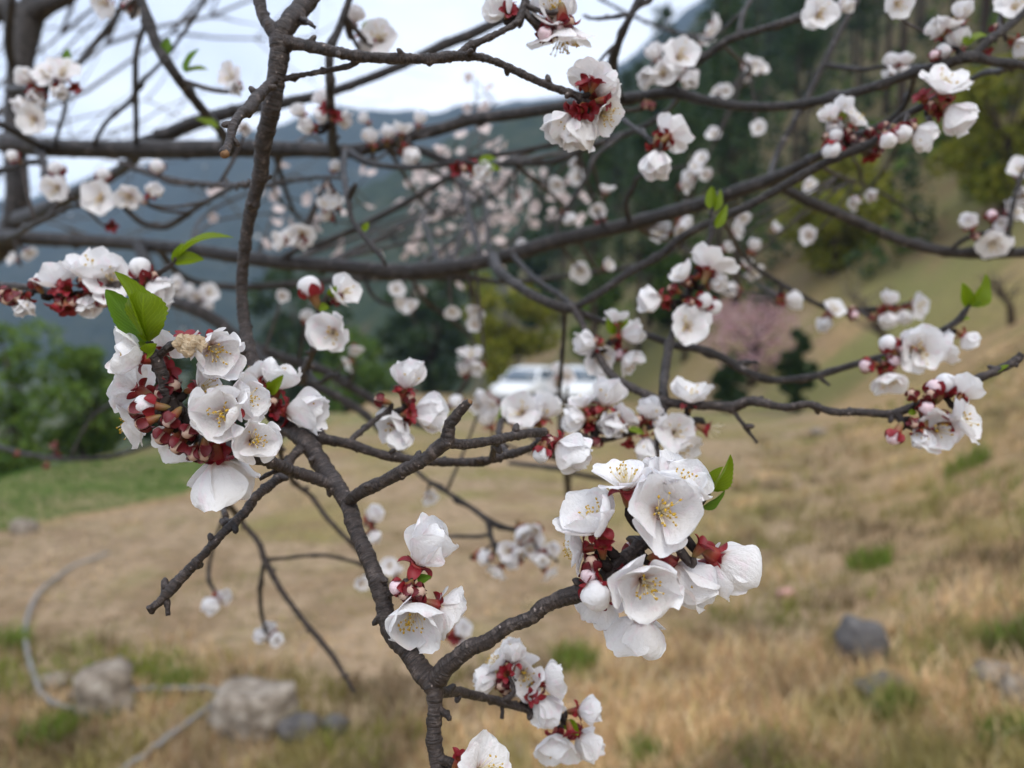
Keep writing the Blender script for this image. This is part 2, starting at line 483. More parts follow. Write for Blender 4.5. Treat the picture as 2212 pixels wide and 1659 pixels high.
def thing2(name, parts, loc, s=1, rz=0, **k):
    e = empty(name, loc, rz); e.scale = (s,) * 3 if not isinstance(s, tuple) else s
    for nm, me in parts: obj(nm, me, e)
    return tag(e, **k)
npine = 0
prng = random.Random(5)
tries = 0
spots = []
while npine < 150 and tries < 6000:
    tries += 1
    u = prng.uniform(1180, 2380); y = 33 + prng.random() ** 1.7 * 170
    x = (u - CU) / FU * y
    if x < 2 + .02 * y: continue
    if 1650 < u < 2230 and y < 37: continue
    if any((x - a) ** 2 + (y - b) ** 2 < (2.2 + y * .016) ** 2 for a, b in spots): continue
    spots.append((x, y))
    tr, cr_ = pines[prng.randrange(4)]
    thing2('pine_tree', [('trunk', tr), ('crown', cr_)], (x, y, float(H(x, y)) - .2), prng.uniform(.75, 1.15), prng.uniform(0, 6.28),
           label='tall green pine growing on the wooded hillside', cat='pine tree', group='pines on the hillside')
    npine += 1
# the rest of the wood: one mass of distant crowns on the slopes
fr = np.random.default_rng(91)
C = []
for k in range(900):
    u = fr.uniform(1150, 2500); y = fr.uniform(90, 255); x = (u - CU) / FU * y
    z = float(H(x, y))
    hh = fr.uniform(7, 13)
    tt = fr.uniform(.25, 1, 34); rr = (1 - tt) * hh * .24 + .3; an = fr.uniform(0, 6.28, 34)
    C.append(np.stack([x + np.cos(an) * rr, y + np.sin(an) * rr, z + hh * tt], 1))
v, f = cards(np.concatenate(C), .75, fr, .55)
tag(obj('distant_pinewood', mesh_fast('distant_pinewood', v, f, [M['pine']])), 'distant pine wood covering the upper hillside', 'forest', kind='stuff')

# low scrub between the trunks
C = []; CB = []
for k in range(520):
    u = fr.uniform(1250, 2350); y = 27 + fr.random() ** 1.3 * 70; x = (u - CU) / FU * y
    if .8 * (x + .2 * y) - 12.6 < 0: continue
    if y < 34 and fr.random() < .6: continue
    r = fr.uniform(.35, 1.0); hh = fr.uniform(.5, 2.2)
    q = fr.normal(size=(46, 3)); q /= np.linalg.norm(q, axis=1)[:, None]; q *= fr.uniform(.4, 1, (46, 1))
    (C if k % 3 else CB).append(q * (r, r, hh * .5) + (x, y, float(H(x, y)) + hh * .4))
v, f = cards(np.concatenate(C), .16, fr, .6)
tag(obj('hillside_scrub', mesh_fast('hillside_scrub', v, f, [M['dark_bush']])), 'dark low scrub covering the hillside under the pines', 'scrub', kind='stuff')
v, f = cards(np.concatenate(CB), .16, fr, .6)
tag(obj('green_scrub', mesh_fast('green_scrub', v, f, [M['bush']])), 'lighter green scrub scattered over the hillside', 'scrub', kind='stuff')

def leafy(seed, w, h, n, size, mat_, trunk_h=.25, nclump=26, squash=.6):
    rng = np.random.default_rng(seed)
    cl = []
    for k in range(nclump):
        t_ = rng.uniform(trunk_h, 1); an = rng.uniform(0, 6.28)
        env = math.sin(math.pi * min(1, (t_ - trunk_h * .6) / (1.12 - trunk_h * .6))) ** .6
        r = w * .5 * env * rng.uniform(.2, 1)
        cl.append((math.cos(an) * r, math.sin(an) * r, h * t_ * .93, w * rng.uniform(.10, .2)))
    pts = blob_points(rng, cl, n // nclump, .8)
    v, f = cards(pts, size, rng, squash)
    mb = MB()
    base = [Vector((0, 0, -.1)), Vector((rng.normal(0, .03) * w, rng.normal(0, .03) * w, h * trunk_h)), Vector((0, 0, h * .75))]
    a, b = tube(base, [w * .04, w * .032, w * .008], 7); mb.add(a, b)
    for c_ in cl[::2]:
        st = base[1].lerp(base[2], rng.uniform(0, .6))
        a, b = tube([st, st.lerp(Vector(c_[:3]), .5) + Vector((0, 0, .04 * h)), Vector(c_[:3])], [w * .017, w * .011, w * .005], 5); mb.add(a, b)
    return [('trunk', mb.mesh('trunk', [M['pine_bark']])), ('crown', mesh_fast('crown', v, f, [mat_]))]

def at_y(u, v, y):
    o, d = ray(u, v); k = y / d.y
    x = d.x * k
    return Vector((x, y, float(H(x, y))))
def size_at(u_w, y): return u_w / FU * y
# yellow-green round trees on the right
for (u, y, wu, hu, sd, lab) in ((2165, 25, 300, 300, 1, 'dense yellow green tree at the top of the grassy bank'),
                            (1800, 31, 230, 225, 2, 'yellow green bushy tree on the slope above the pink blossom')):
    p = at_y(u, 600, y)
    thing2('broadleaf_tree', leafy(sd, size_at(wu, y), size_at(hu, y) * 1.15, 5200, size_at(8, y), M['yellow_green'], .12, 44), p, label=lab, cat='tree')
# leaning bare trunk with twisted limbs (right, behind the bank)
def bare_tree(seed, h, w, n=7):
    rng = random.Random(seed); mb = MB()
    b = [Vector((0, 0, -.15)), Vector((-.05 * h, 0, .3 * h)), Vector((-.22 * h, 0, .55 * h)), Vector((-.38 * h, .02 * h, .72 * h))]
    v, f = tube(b, [w, w * .8, w * .6, w * .35], 8); mb.add(v, f)
    mc = MB()
    for k in range(26):
        st = b[1].lerp(b[3], rng.random()); q = st
        d = Vector((rng.uniform(-1, 1), rng.uniform(-1, 1), rng.uniform(.1, 1))).normalized()
        ps = [q.copy()]
        for j in range(4):
            q = q + d * h * .12; d = (d + Vector((rng.uniform(-.4, .4), rng.uniform(-.4, .4), rng.uniform(-.2, .3)))).normalized(); ps.append(q.copy())
        v, f = tube(ps, [w * .22 * (1 - .18 * j) for j in range(5)], 5); mc.add(v, f)
    return [('trunk', mb.mesh('trunk', [M['pine_bark']])), ('crown', mc.mesh('crown', [M['twig']]))]
p = at_y(1925, 640, 22)
thing2('bare_tree', bare_tree(4, size_at(190, 22), .13), p, label='dark bare tree leaning over on the slope', cat='tree')
p = at_y(2190, 640, 19)
thing2('bare_tree', bare_tree(9, size_at(120, 19), .10), p, label='dark tree stump like trunk on the bank under the yellow green tree', cat='tree')
# pink blossoming tree
p = at_y(1625, 780, 27)
thing2('peach_tree', leafy(5, size_at(260, 27), size_at(190, 27), 2100, .066, M['pink'], .2, 44), p, label='small tree covered in pale pink blossom at the foot of the slope', cat='tree')
# shrubs round the field
shr = [(1725, 800, 22, 75, 95, 'dark_bush', 'small dark green conical shrub at the foot of the bank'),
       (1575, 830, 24, 70, 60, 'dark_bush', 'low dark shrub under the pink blossoming tree'),
       (1095, 790, 36, 190, 210, 'yellow_green', 'pale yellow green tree behind the parked white cars'),
       (1290, 740, 42, 130, 190, 'bush', 'mid green tree on the slope behind the parked cars'),
       (940, 840, 48, 230, 260, 'dark_bush', 'dark rounded tree at the end of the field'),
       (760, 850, 44, 210, 190, 'bush', 'green leafy tree at the far edge of the field'),
       (640, 850, 52, 240, 300, 'dark_bush', 'dark green tree rising from the valley edge'),
       (1150, 700, 70, 150, 200, 'pine', 'dark pine at the bottom of the wooded slope'),
       (30, 940, 19, 260, 250, 'bush', 'bright green bush standing at the edge of the green field'),
       (190, 950, 21, 230, 200, 'bush', 'round green bush behind the green field'),
       (360, 940, 24, 200, 210, 'dark_bush', 'dark green bush behind the green field'),
       (500, 930, 27, 190, 170, 'dark_bush', 'low dark hedge bush beyond the green field'),
       (1450, 740, 40, 170, 170, 'bush', 'green bush on the brown slope above the field')]
for i, (u, v_, y, wu, hu, mt, lab) in enumerate(shr):
    p = at_y(u, v_, y)
    # foot shown at v_: the crown starts there, whatever the drop behind the field edge
    o, d = ray(u, v_); zt = CAMZ + d.z * (y / d.y)
    h = size_at(hu, y) + max(0, zt - p.z)
    thing2('shrub' if h < 2.6 else 'field_tree', leafy(20 + i, size_at(wu, y), h, 2600, size_at(9, y), M[mt], .08, 30), p, label=lab, cat='shrub' if h < 2.6 else 'tree')

# ------------------------------------------------------------------ grass (real blades)
M['blade'] = None
t = NT('grass_blades')
at = t.n('ShaderNodeAttribute', attribute_name='col').outputs['Color']
M['blade'] = t.done(t.translucent(t.bsdf(at, .6, .2), at, .25))
def blades(px, py, h, lean, wid, colr, rng):
    n = len(px); z = H(px, py) - .01
    an = rng.uniform(0, 2 * np.pi, n); ca, sa = np.cos(an), np.sin(an)
    la = rng.uniform(0, 2 * np.pi, n); ln = lean * h * rng.uniform(.3, 1.3, n)
    w = wid * rng.uniform(.6, 1.3, n)
    base = np.stack([px, py, z], 1)
    side = np.stack([ca * w, sa * w, 0 * w], 1)
    mid = base + np.stack([np.cos(la) * ln * .35, np.sin(la) * ln * .35, h * .6], 1)
    tip = base + np.stack([np.cos(la) * ln, np.sin(la) * ln, h], 1)
    v = np.stack([base - side, base + side, mid - side * .7, mid + side * .7, tip], 1).reshape(-1, 3)
    k = np.arange(n)[:, None] * 5
    f = np.concatenate([k + [[0, 1, 3]], k + [[0, 3, 2]], k + [[2, 3, 4]]], 0)
    cc = np.repeat(colr, 5, 0)
    return v, f, cc
gr = np.random.default_rng(3)
VV = []; FF = []; CC = []; off = 0
def addb(b):
    global off
    VV.append(b[0]); FF.append(b[1] + off); CC.append(b[2]); off += len(b[0])
STRAW = np.array([[.54, .385, .21], [.46, .30, .145], [.58, .46, .285], [.34, .21, .11], [.40, .33, .14], [.50, .335, .19]])
def field_patch(n, dmin, dmax, hmin, hmax, cond, tuft, spread, green=.12, dens=None):
    dd = dmin + (dmax - dmin) * gr.random(n) ** 1.5
    uu = gr.uniform(-150, 2360, n)
    x = (uu - CU) / FU * dd; y = dd
    k = cond(x, y)
    x, y = x[k], y[k]
    px = np.repeat(x, tuft) + gr.normal(0, 1, len(x) * tuft) * spread; py = np.repeat(y, tuft) + gr.normal(0, 1, len(x) * tuft) * spread
    sc = np.repeat(gr.uniform(.5, 1.2, len(x)), tuft)
    h = gr.uniform(hmin, hmax, len(px)) * sc
    g = np.repeat(fbm(x * 1.1, y * 1.1, 61, 3) + gr.normal(0, .07, len(x)) > .60 - green, tuft)
    pn = fbm(px * 1.7, py * 1.7, 71, 3); pn2 = fbm(px * 3.1 + 40, py * 3.1, 83, 2)
    ci = STRAW[gr.integers(0, 6, len(px))] * gr.uniform(.6, 1.15, (len(px), 1)) * (.45 + 1.15 * sstep((pn - .30) / .3))[:, None]
    ol = sstep((pn2 - .37) / .12)[:, None] * .65
    ci = ci * (1 - ol) + np.array([.27, .25, .06]) * gr.uniform(.6, 1.2, (len(px), 1)) * ol
    cg = np.array([.16, .20, .035]) * gr.uniform(.6, 1.35, (len(px), 1)) + np.array([.05, .02, .0]) * gr.random((len(px), 1))
    c = np.where(g[:, None], cg, ci)
    addb(blades(px, py, h, .7, .0025 + .0003 * py, c, gr))
def isbank(x, y): return x - (.38 * y + .55) > -1.2 - .25 * gr.random(len(x))
def onfield(x, y): return (~(x - (.38 * y + .55) > -.6)) & (x > np.interp(y, XE[:, 0], XE[:, 1]) - .1)
def nearrow(x, y): return (y < 3.7 + .25 * np.sin(x * 2.1) + .25 * gr.random(len(x)))
field_patch(5200, 2.2, 14, .05, .15, isbank, 13, .05, -.03)
field_patch(2900, 2.2, 4.2, .04, .13, nearrow, 13, .045, -.01)
field_patch(9000, 3.0, 20, .02, .055, onfield, 5, .09, .0)
grass = obj('dry_grass', mesh_fast('dry_grass', np.concatenate(VV), np.concatenate(FF), [M['blade']], np.concatenate(CC)))
tag(grass, 'dry straw coloured grass over the field and bank', 'grass', kind='stuff')
# green field grass
VV = []; FF = []; CC = []; off = 0
n = 9000
yy = gr.uniform(6.5, 19, n); xx = gr.uniform(-14, -3.2, n)
k = xx < np.interp(yy, XE[:, 0], XE[:, 1]) - .5
xx, yy = xx[k], yy[k]
px = np.repeat(xx, 4) + gr.normal(0, .05, len(xx) * 4); py = np.repeat(yy, 4) + gr.normal(0, .05, len(xx) * 4)
addb(blades(px, py, gr.uniform(.05, .14, len(px)), .5, .006, np.array([.085, .16, .03]) * gr.uniform(.6, 1.4, (len(px), 1)), gr))
tag(obj('green_grass', mesh_fast('green_grass', np.concatenate(VV), np.concatenate(FF), [M['blade']], np.concatenate(CC))), 'short green crop on the lower field', 'grass', kind='stuff')

# single green tufts one can point at
tufts = [(1878, 1225, .24, .16, 'bright green grass clump halfway up the tawny bank'),
         (2190, 1400, .20, .15, 'vivid green grass clump beside the pale stones'),
         (1930, 1545, .17, .12, 'green tuft in front of the flat grey stone'),
         (385, 1488, .22, .12, 'olive green tuft behind the pale water pipe'),
         (230, 1540, .20, .09, 'dark green tuft growing under the upright block of stone'),
         (110, 1590, .22, .12, 'green tuft where the curved pipe enters the grass'),
         (1240, 1440, .22, .14, 'olive tuft on the field below the big blossom cluster'),
         (2090, 1010, .35, .22, 'dark green tuft on the middle of the bank'),
         (1390, 1640, .16, .10, 'low green tuft in the near dry grass'),
         (20, 1400, .20, .14, 'green tuft beside the curved grey pipe'),
         (2170, 1600, .15, .12, 'thin green tuft below the pale stones')]
for u, v_, w, h, lab in tufts:
    p = G(u, v_); n = 260
    r = gr.random(n) ** .5 * w * .55; an = gr.uniform(0, 6.28, n)
    b = blades(p.x + np.cos(an) * r, p.y + np.sin(an) * r, gr.uniform(.4, 1.1, n) * h, .5, .0035, np.array([.11, .19, .03]) * gr.uniform(.55, 1.4, (n, 1)) + np.array([.07, .03, 0]) * gr.random((n, 1)), gr)
    me = mesh_fast('grass_tuft', b[0] - np.array(p), b[1], [M['blade']], b[2])
    o = obj('grass_tuft', me); o.location = p
    tag(o, lab, 'grass', 'green grass tufts')

# ------------------------------------------------------------------ stones
t = NT('stone_grey')
o_ = t.n('ShaderNodeTexCoord').outputs['Object']
n1 = t.noise(14, 6, .65, o_); n2 = t.noise(70, 4, .6, o_)
c = t.ramp(n1, [(.3, (.09, .07, .05)), (.5, (.25, .205, .16)), (.72, (.46, .41, .345))])
c = t.mix(t.ramp(n2, [(.5, (0, 0, 0)), (.8, (.5, .5, .5))]), c, (.13, .11, .085))
M['stone'] = t.done(t.bsdf(c, .85, .2, t.bump(n2, .8, .01)))
t = NT('stone_dark')
o_ = t.n('ShaderNodeTexCoord').outputs['Object']
n1 = t.noise(16, 6, .65, o_)
c = t.ramp(n1, [(.3, (.055, .05, .05)), (.55, (.12, .11, .105)), (.75, (.20, .185, .17))])
M['stone_dark'] = t.done(t.bsdf(c, .85, .2, t.bump(n1, .8, .01)))
def stone(u, v_, w, h, dp, mt, lab, seed, rz=0, boxy=.5):
    p = G(u, v_)
    rng = np.random.default_rng(seed)
    n = 14; V = []; Fq = []
    ph = rng.uniform(0, 6, 6)
    for i in range(n + 1):
        a = math.pi * i / n
        for j in range(18):
            b = 2 * math.pi * j / 18
            d = np.array([math.sin(a) * math.cos(b), math.sin(a) * math.sin(b), math.cos(a)])
            k = (np.abs(d) ** (2 + 5 * boxy)).sum() ** (-1 / (2 + 5 * boxy))
            d = d * k
            nn = 1 + .10 * math.sin(3 * d[0] + ph[0]) * math.cos(3.3 * d[1] + ph[1]) + .07 * math.sin(6 * d[2] + ph[2] + 4 * d[0]) + .035 * math.sin(13 * d[1] + ph[3] + 9 * d[2])
            d = d * nn
            V.append((d[0] * w / 2, d[1] * dp / 2, d[2] * h / 2 + h * .36))
    for i in range(n):
        for j in range(18):
            k = (j + 1) % 18
            Fq.append((i * 18 + j, (i + 1) * 18 + j, (i + 1) * 18 + k, i * 18 + k))
    o = obj('field_stone', mesh('field_stone', V, Fq, [M[mt]]))
    o.location = p; o.rotation_euler = (0, rng.normal(0, .12), rz)
    tag(o, lab, 'stone')
stone(232, 1530, .215, .22, .20, 'stone', 'pale upright block of stone beside the pipe on the grass', 1, .4, .8)
stone(548, 1572, .33, .20, .24, 'stone', 'broad squared grey stone at the end of the pipe', 2, -.2, .8)
stone(118, 1487, .14, .07, .12, 'stone', 'low brown stone inside the bend of the pipe', 3, .2, .4)
stone(166, 1512, .065, .05, .05, 'stone', 'small whitish stone against the upright block', 4, 0, .3)
stone(645, 1592, .16, .09, .12, 'stone_dark', 'low dark stone right beside the broad squared one', 5, .3, .4)
stone(722, 1590, .11, .08, .09, 'stone_dark', 'dark pointed stone lying off the broad squared one', 6, 1.0, .5)
stone(1862, 1425, .21, .22, .19, 'stone_dark', 'round dark grey boulder in the tawny grass', 7, 0, .15)
stone(1905, 1500, .22, .07, .15, 'stone_dark', 'flat dark stone half hidden behind a green tuft', 8, .3, .3)
stone(2150, 1480, .20, .09, .14, 'stone', 'pale flat stone half sunk in the bank', 9, .5, .3)
stone(2205, 1520, .14, .10, .12, 'stone', 'pale rounded stone at the edge of the bank', 10, 0, .3)
M['stone_pink'] = simple('stone_pink', (.50, .27, .24), .8, .2, .25, 30)
stone(1698, 1288, .10, .05, .07, 'stone_pink', 'small flat pinkish stone lying alone in the dry grass', 12, .2, .3)
stone(1768, 940, .26, .14, .2, 'stone', 'small pale stone far out at the edge of the field', 13, .2, .3)
stone(52, 1152, .22, .13, .16, 'stone', 'pale stone on the lip of the terrace', 11, 0, .3)

# grey water pipe in the grass
def catmull(cp, n):
    cp = [np.array(c, float) for c in cp]
    cp = [2 * cp[0] - cp[1]] + cp + [2 * cp[-1] - cp[-2]]
    out = []
    for i in range(1, len(cp) - 2):
        p0, p1, p2, p3 = cp[i - 1:i + 3]
        m = n if np.isscalar(n) else n[i - 1]
        for k in range(m):
            s = k / m
            out.append(.5 * (2 * p1 + (p2 - p0) * s + (2 * p0 - 5 * p1 + 4 * p2 - p3) * s * s + (3 * p1 - p0 - 3 * p2 + p3) * s ** 3))
    out.append(cp[-2])
    return np.array(out)
M['pipe'] = simple('pipe_grey_plastic', (.21, .20, .19), .5, .4, .25, 12)
pp = [(235, 1208), (158, 1238), (121, 1264), (84, 1297), (62, 1344), (55, 1388), (62, 1436), (77, 1487), (99, 1531), (170, 1556), (240, 1530), (320, 1510), (440, 1510), (505, 1530), (458, 1548), (389, 1597), (315, 1656), (230, 1720)]
sm = catmull(pp, 8)
gp = [G(float(a), float(b)) + Vector((0, 0, .045)) for a, b in sm]
v, f = tube(gp, [.0115] * len(gp), 8)
tag(obj('water_pipe', mesh('water_pipe', v, f, [M['pipe']])), 'thin grey pipe curving through the grass and between the stones', 'pipe')

# ------------------------------------------------------------------ cars
M['car_white'] = NT('car_paint_white'); M['car_white'] = M['car_white'].done(M['car_white'].bsdf((.80, .81, .82), .25, .5))
M['glass_dark'] = NT('car_glass'); M['glass_dark'] = M['glass_dark'].done(M['glass_dark'].bsdf((.09, .12, .15), .06, .8))
M['tyre'] = simple('tyre_black', (.018, .018, .018), .8, .2)
M['rim'] = simple('rim_grey', (.38, .38, .39), .35, .5, .1)
M['lamp'] = simple('lamp_glass', (.62, .62, .60), .12, .6, .05)
M['bumper'] = simple('bumper_dark', (.03, .03, .032), .5, .3)
def car(loc, rz, lab):
    e = empty('parked_car', loc, rz)
    W = .82
    low = [(-1.95, .30), (-1.98, .62), (-1.90, .86), (-1.15, .95), (1.15, .98), (1.86, .92), (1.96, .62), (1.93, .30), (1.62, .24), (1.25, .26), (-1.2, .26), (-1.6, .26)]
    def prism(poly, w0, w1=None, ins=None):
        n = len(poly); vv = []
        for s in (-1, 1):
            for (x, z) in poly: vv.append((x, s * (w0 if ins is None else ins(x, z)), z))
        ff = [tuple(range(n)), tuple(range(2 * n - 1, n - 1, -1))]
        for i in range(n): ff.append((i, i + n, (i + 1) % n + n, (i + 1) % n))
        return vv, ff
    def add(name, vv, ff, m, bev=.05, par=e):
        import bmesh
        me = mesh(name, vv, ff, [M[m]], None, True)
        bm = bmesh.new(); bm.from_mesh(me)
        bmesh.ops.recalc_face_normals(bm, faces=bm.faces)
        if bev: bmesh.ops.bevel(bm, geom=bm.edges[:], offset=bev, segments=2, affect='EDGES', profile=.6)
        bm.to_mesh(me); bm.free()
        return obj(name, me, par)
    body = add('body', *prism(low, 0, ins=lambda x, z: W - (.10 if abs(x) > 1.7 else 0) - (.03 if z < .4 else 0)), 'car_white', .06)
    cab = [(-1.05, .94), (-.45, 1.46), (.25, 1.52), (1.30, 1.47), (1.78, .94)]
    add('cabin', *prism(cab, 0, ins=lambda x, z: W - .03 if z < 1 else W - .20), 'car_white', .05)
    def slab(name, quad, m, par=e): add(name, quad, [(0, 1, 2, 3), (7, 6, 5, 4), (0, 4, 5, 1), (1, 5, 6, 2), (2, 6, 7, 3), (3, 7, 4, 0)], m, 0, par)
    # screens, slightly proud of the cabin
    def screen(x0, z0, x1, z1, w0, w1, dx):
        q = [(x0, -w0, z0), (x0, w0, z0), (x1, w1, z1), (x1, -w1, z1)]
        return q + [(a + dx, b, c - .01) for a, b, c in q]
    slab('windscreen', screen(-1.005, 1.00, -.50, 1.43, .70, .56, .05), 'glass_dark')
    slab('rear_window', screen(1.735, 1.02, 1.36, 1.42, .68, .55, -.05), 'glass_dark')
    for s in (-1, 1):
        for (a, b, c_, d_) in ((-.80, .35, -.42, .32), (.45, 1.45, .45, 1.22)):
            q = [(a, s * (W - .045), 1.02), (b, s * (W - .045), 1.02), (d_, s * (W - .165), 1.42), (c_, s * (W - .165), 1.42)]
            slab('side_window', q + [(x, y - s * .02, z) for x, y, z in q], 'glass_dark')
        q = [(-1.99, s * .42, .66), (-1.99, s * .70, .66), (-1.93, s * .68, .80), (-1.93, s * .45, .80)]
        slab('headlight', q + [(x + .06, y, z) for x, y, z in q], 'lamp')
        mir = add('mirror', [(-.72 + a, s * (.86 + b), .98 + c_) for a in (0, .10) for b in (-.06, .10) for c_ in (0, .12)], [(0, 1, 3, 2), (4, 6, 7, 5), (0, 4, 5, 1), (2, 3, 7, 6), (0, 2, 6, 4), (1, 5, 7, 3)], 'car_white', .02)
        for x in (-1.25, 1.28):
            n = 20
            vv = [(x + .31 * math.cos(6.2832 * k / n) * q_, s * y_, .31 + .31 * math.sin(6.2832 * k / n) * q_) for (q_, y_) in ((1, .62), (1, .80), (.62, .81)) for k in range(n)]
            ff = [(r * n + k, r * n + (k + 1) % n, (r + 1) * n + (k + 1) % n, (r + 1) * n + k) for r in (0, 1) for k in range(n)] + [tuple(range(n))]
            wh = add('wheel', vv, ff, 'tyre', 0)
            vv = [(x + .19 * math.cos(6.2832 * k / n), s * .815, .31 + .19 * math.sin(6.2832 * k / n)) for k in range(n)] + [(x, s * .835, .31)]
            add('rim', vv, [(k, (k + 1) % n, n) for k in range(n)], 'rim', 0, wh)
    q = [(-2.0, -.72, .34), (-2.0, .72, .34), (-2.0, .72, .50), (-2.0, -.72, .50)]
    slab('grille', q + [(x + .06, y, z) for x, y, z in q], 'bumper')
    tag(e, lab, 'car', 'cars parked at the end of the field')
def place_car(u, v_, y, rz, lab):
    p = at_y(u, v_, y)
    car(p, rz, lab)
place_car(1145, 850, 30, R(62), 'white car parked at the end of the field, wider in view between blossoms')
place_car(1258, 850, 30.5, R(80), 'white car half hidden behind blossoms beside another white car')
# ------------------------------------------------------------------ the flowering apricot tree
TB = Vector((-2.35, 1.75, float(H(-2.35, 1.75)) - .05))
tree = empty('apricot_tree', TB)
tag(tree, 'flowering apricot tree with white blossoms, red buds and dark knobbly bare branches', 'apricot tree')

# branches: name, parent, control points (u, v, depth m, width in photo units)
BR = []
def B(name, parent, pts, knob=1.0): BR.append((name, parent, pts, knob))
# big limbs, left
B('T', None, [(-330, 900, 2.0, 95), (-150, 640, 1.9, 80), (10, 520, 1.75, 56), (37, 433, 1.7, 48), (33, 333, 1.7, 46), (37, 233, 1.7, 50), (45, 133, 1.7, 52), (60, 50, 1.7, 60), (90, -40, 1.7, 50), (120, -200, 1.7, 40)])
B('T2', 'T', [(60, 40, 1.7, 55), (0, 20, 1.7, 55), (-90, 40, 1.7, 50)])
B('T3', 'T', [(62, 30, 1.7, 50), (100, 10, 1.68, 42), (145, -8, 1.65, 32), (200, -60, 1.6, 30)])
B('T4', 'T', [(20, 190, 1.7, 16), (18, 100, 1.6, 18), (24, 0, 1.5, 18), (30, -60, 1.5, 16)])
B('A', 'T', [(-60, 300, 1.35, 40), (0, 308, 1.15, 36), (67, 317, 1.1, 37), (133, 320, 1.08, 37), (267, 323, 1.05, 38), (400, 323, 1.0, 38), (533, 321, .97, 36), (610, 323, .94, 34), (670, 323, .92, 31), (753, 327, .9, 29), (820, 313, .88, 28), (886, 293, .87, 28), (953, 278, .86, 26), (1020, 258, .85, 25), (1106, 247, .82, 25), (1173, 237, .8, 25), (1240, 227, .78, 24), (1339, 216, .74, 26), (1393, 207, .72, 24), (1456, 200, .7, 24), (1523, 217, .68, 20), (1606, 230, .66, 19), (1692, 230, .64, 19), (1776, 217, .62, 19), (1859, 197, .6, 19), (1959, 163, .58, 20), (2042, 137, .56, 20), (2102, 123, .55, 22), (2142, 133, .55, 19), (2212, 140, .55, 18), (2300, 150, .55, 15), (2480, 120, .56, 11), (2680, 60, .58, 5)])
B('A2', 'A', [(2102, 123, .55, 18), (2136, 87, .55, 16), (2172, 63, .55, 16), (2206, 33, .55, 14), (2240, -10, .55, 12)])
B('A3', 'A', [(1440, 200, .7, 24), (1450, 180, .70, 22), (1479, 153, .69, 20), (1526, 120, .68, 18), (1573, 87, .67, 18), (1623, 70, .66, 16), (1659, 59, .66, 15), (1686, 52, .65, 18), (1726, 38, .65, 16), (1765, 20, .65, 12)])
B('A4', 'A3', [(1599, 78, .67, 13), (1600, 50, .67, 12), (1609, 20, .68, 10), (1630, -10, .7, 10)])
B('A5', 'A', [(1338, 217, .74, 22), (1326, 173, .68, 21), (1323, 133, .64, 23), (1336, 93, .62, 17), (1359, 40, .6, 16), (1385, -10, .6, 15)])
B('A6', 'A5', [(1336, 95, .62, 9), (1313, 112, .62, 8), (1293, 135, .62, 6)])
B('A7', 'A5', [(1358, 28, .6, 10), (1323, 37, .62, 9), (1283, 40, .66, 7), (1260, 34, .7, 5)])
B('A8', 'A5', [(1360, 30, .6, 10), (1385, 10, .6, 9), (1410, -6, .6, 9)])
B('T5', 'A4', [(1608, 15, .7, 6), (1539, 83, .9, 6), (1506, 80, 1.0, 7), (1439, 63, 1.05, 7), (1373, 37, 1.1, 6), (1290, -5, 1.1, 6)])
B('V1', 'Bm', [(1660, 385, .78, 14), (1679, 333, .8, 14), (1719, 257, .8, 14), (1749, 200, .8, 16), (1782, 133, .8, 16), (1819, 60, .8, 14), (1856, -8, .8, 12)])
B('H1', 'V1', [(1780, 145, .8, 11), (1859, 150, .76, 10), (1912, 143, .74, 9), (1975, 142, .72, 7), (2010, 140, .7, 6)])
B('R1', 'A', [(2195, 141, .55, 13), (2159, 153, .62, 14), (2126, 157, .66, 14), (2086, 180, .7, 12), (2060, 200, .72, 9)])
B('Bm', 'T', [(-60, 500, 1.5, 34), (0, 513, 1.3, 31), (100, 517, 1.25, 30), (233, 523, 1.2, 27), (400, 538, 1.12, 28), (500, 553, 1.08, 28), (600, 566, 1.05, 31), (700, 573, 1.02, 31), (800, 582, 1.0, 33), (880, 587, .98, 36), (960, 580, .96, 34), (1030, 569, .94, 30), (1106, 550, .92, 31), (1206, 520, .9, 32), (1339, 490, .86, 30), (1439, 463, .83, 30), (1539, 433, .8, 28), (1606, 408, .78, 28), (1660, 390, .76, 28), (1726, 360, .73, 22), (1786, 327, .7, 20), (1836, 298, .68, 18), (1892, 277, .66, 16), (1942, 245, .64, 14), (1966, 200, .62, 12), (1975, 165, .59, 11)])
B('B2', 'Bm', [(1990, 205, .6, 13), (2060, 190, .5, 9)]) if False else None
B('J', None, [(1066, 553, .93, 22), (1068, 562, .80, 22), (1078, 585, .70, 22), (1106, 609, .66, 21), (1146, 635, .63, 20), (1189, 656, .62, 22), (1223, 666, .62, 24), (1238, 664, .62, 22)])
B('B3', 'J', [(1238, 664, .62, 15), (1253, 658, .62, 15), (1306, 626, .62, 16), (1356, 590, .62, 16), (1426, 552, .62, 16), (1473, 512, .61, 18), (1539, 478, .60, 16), (1606, 450, .59, 18), (1659, 421, .58, 17), (1726, 383, .57, 20), (1792, 347, .56, 17), (1859, 320, .55, 20), (1902, 298, .54, 17), (1949, 254, .53, 16), (1992, 230, .52, 16), (2032, 207, .51, 14), (2062, 188, .5, 9)])
B('B4', 'Bm', [(1660, 395, .77, 20), (1700, 412, .78, 20), (1759, 440, .79, 24), (1826, 467, .8, 24), (1892, 497, .8, 22), (1959, 523, .8, 22), (2026, 540, .8, 22), (2092, 548, .8, 22), (2212, 545, .8, 22), (2320, 530, .8, 19), (2500, 470, .8, 14), (2680, 400, .8, 6)])
B('B5', 'B4', [(2050, 540, .8, 10), (2075, 522, .79, 10), (2106, 507, .78, 9), (2140, 500, .77, 7)])
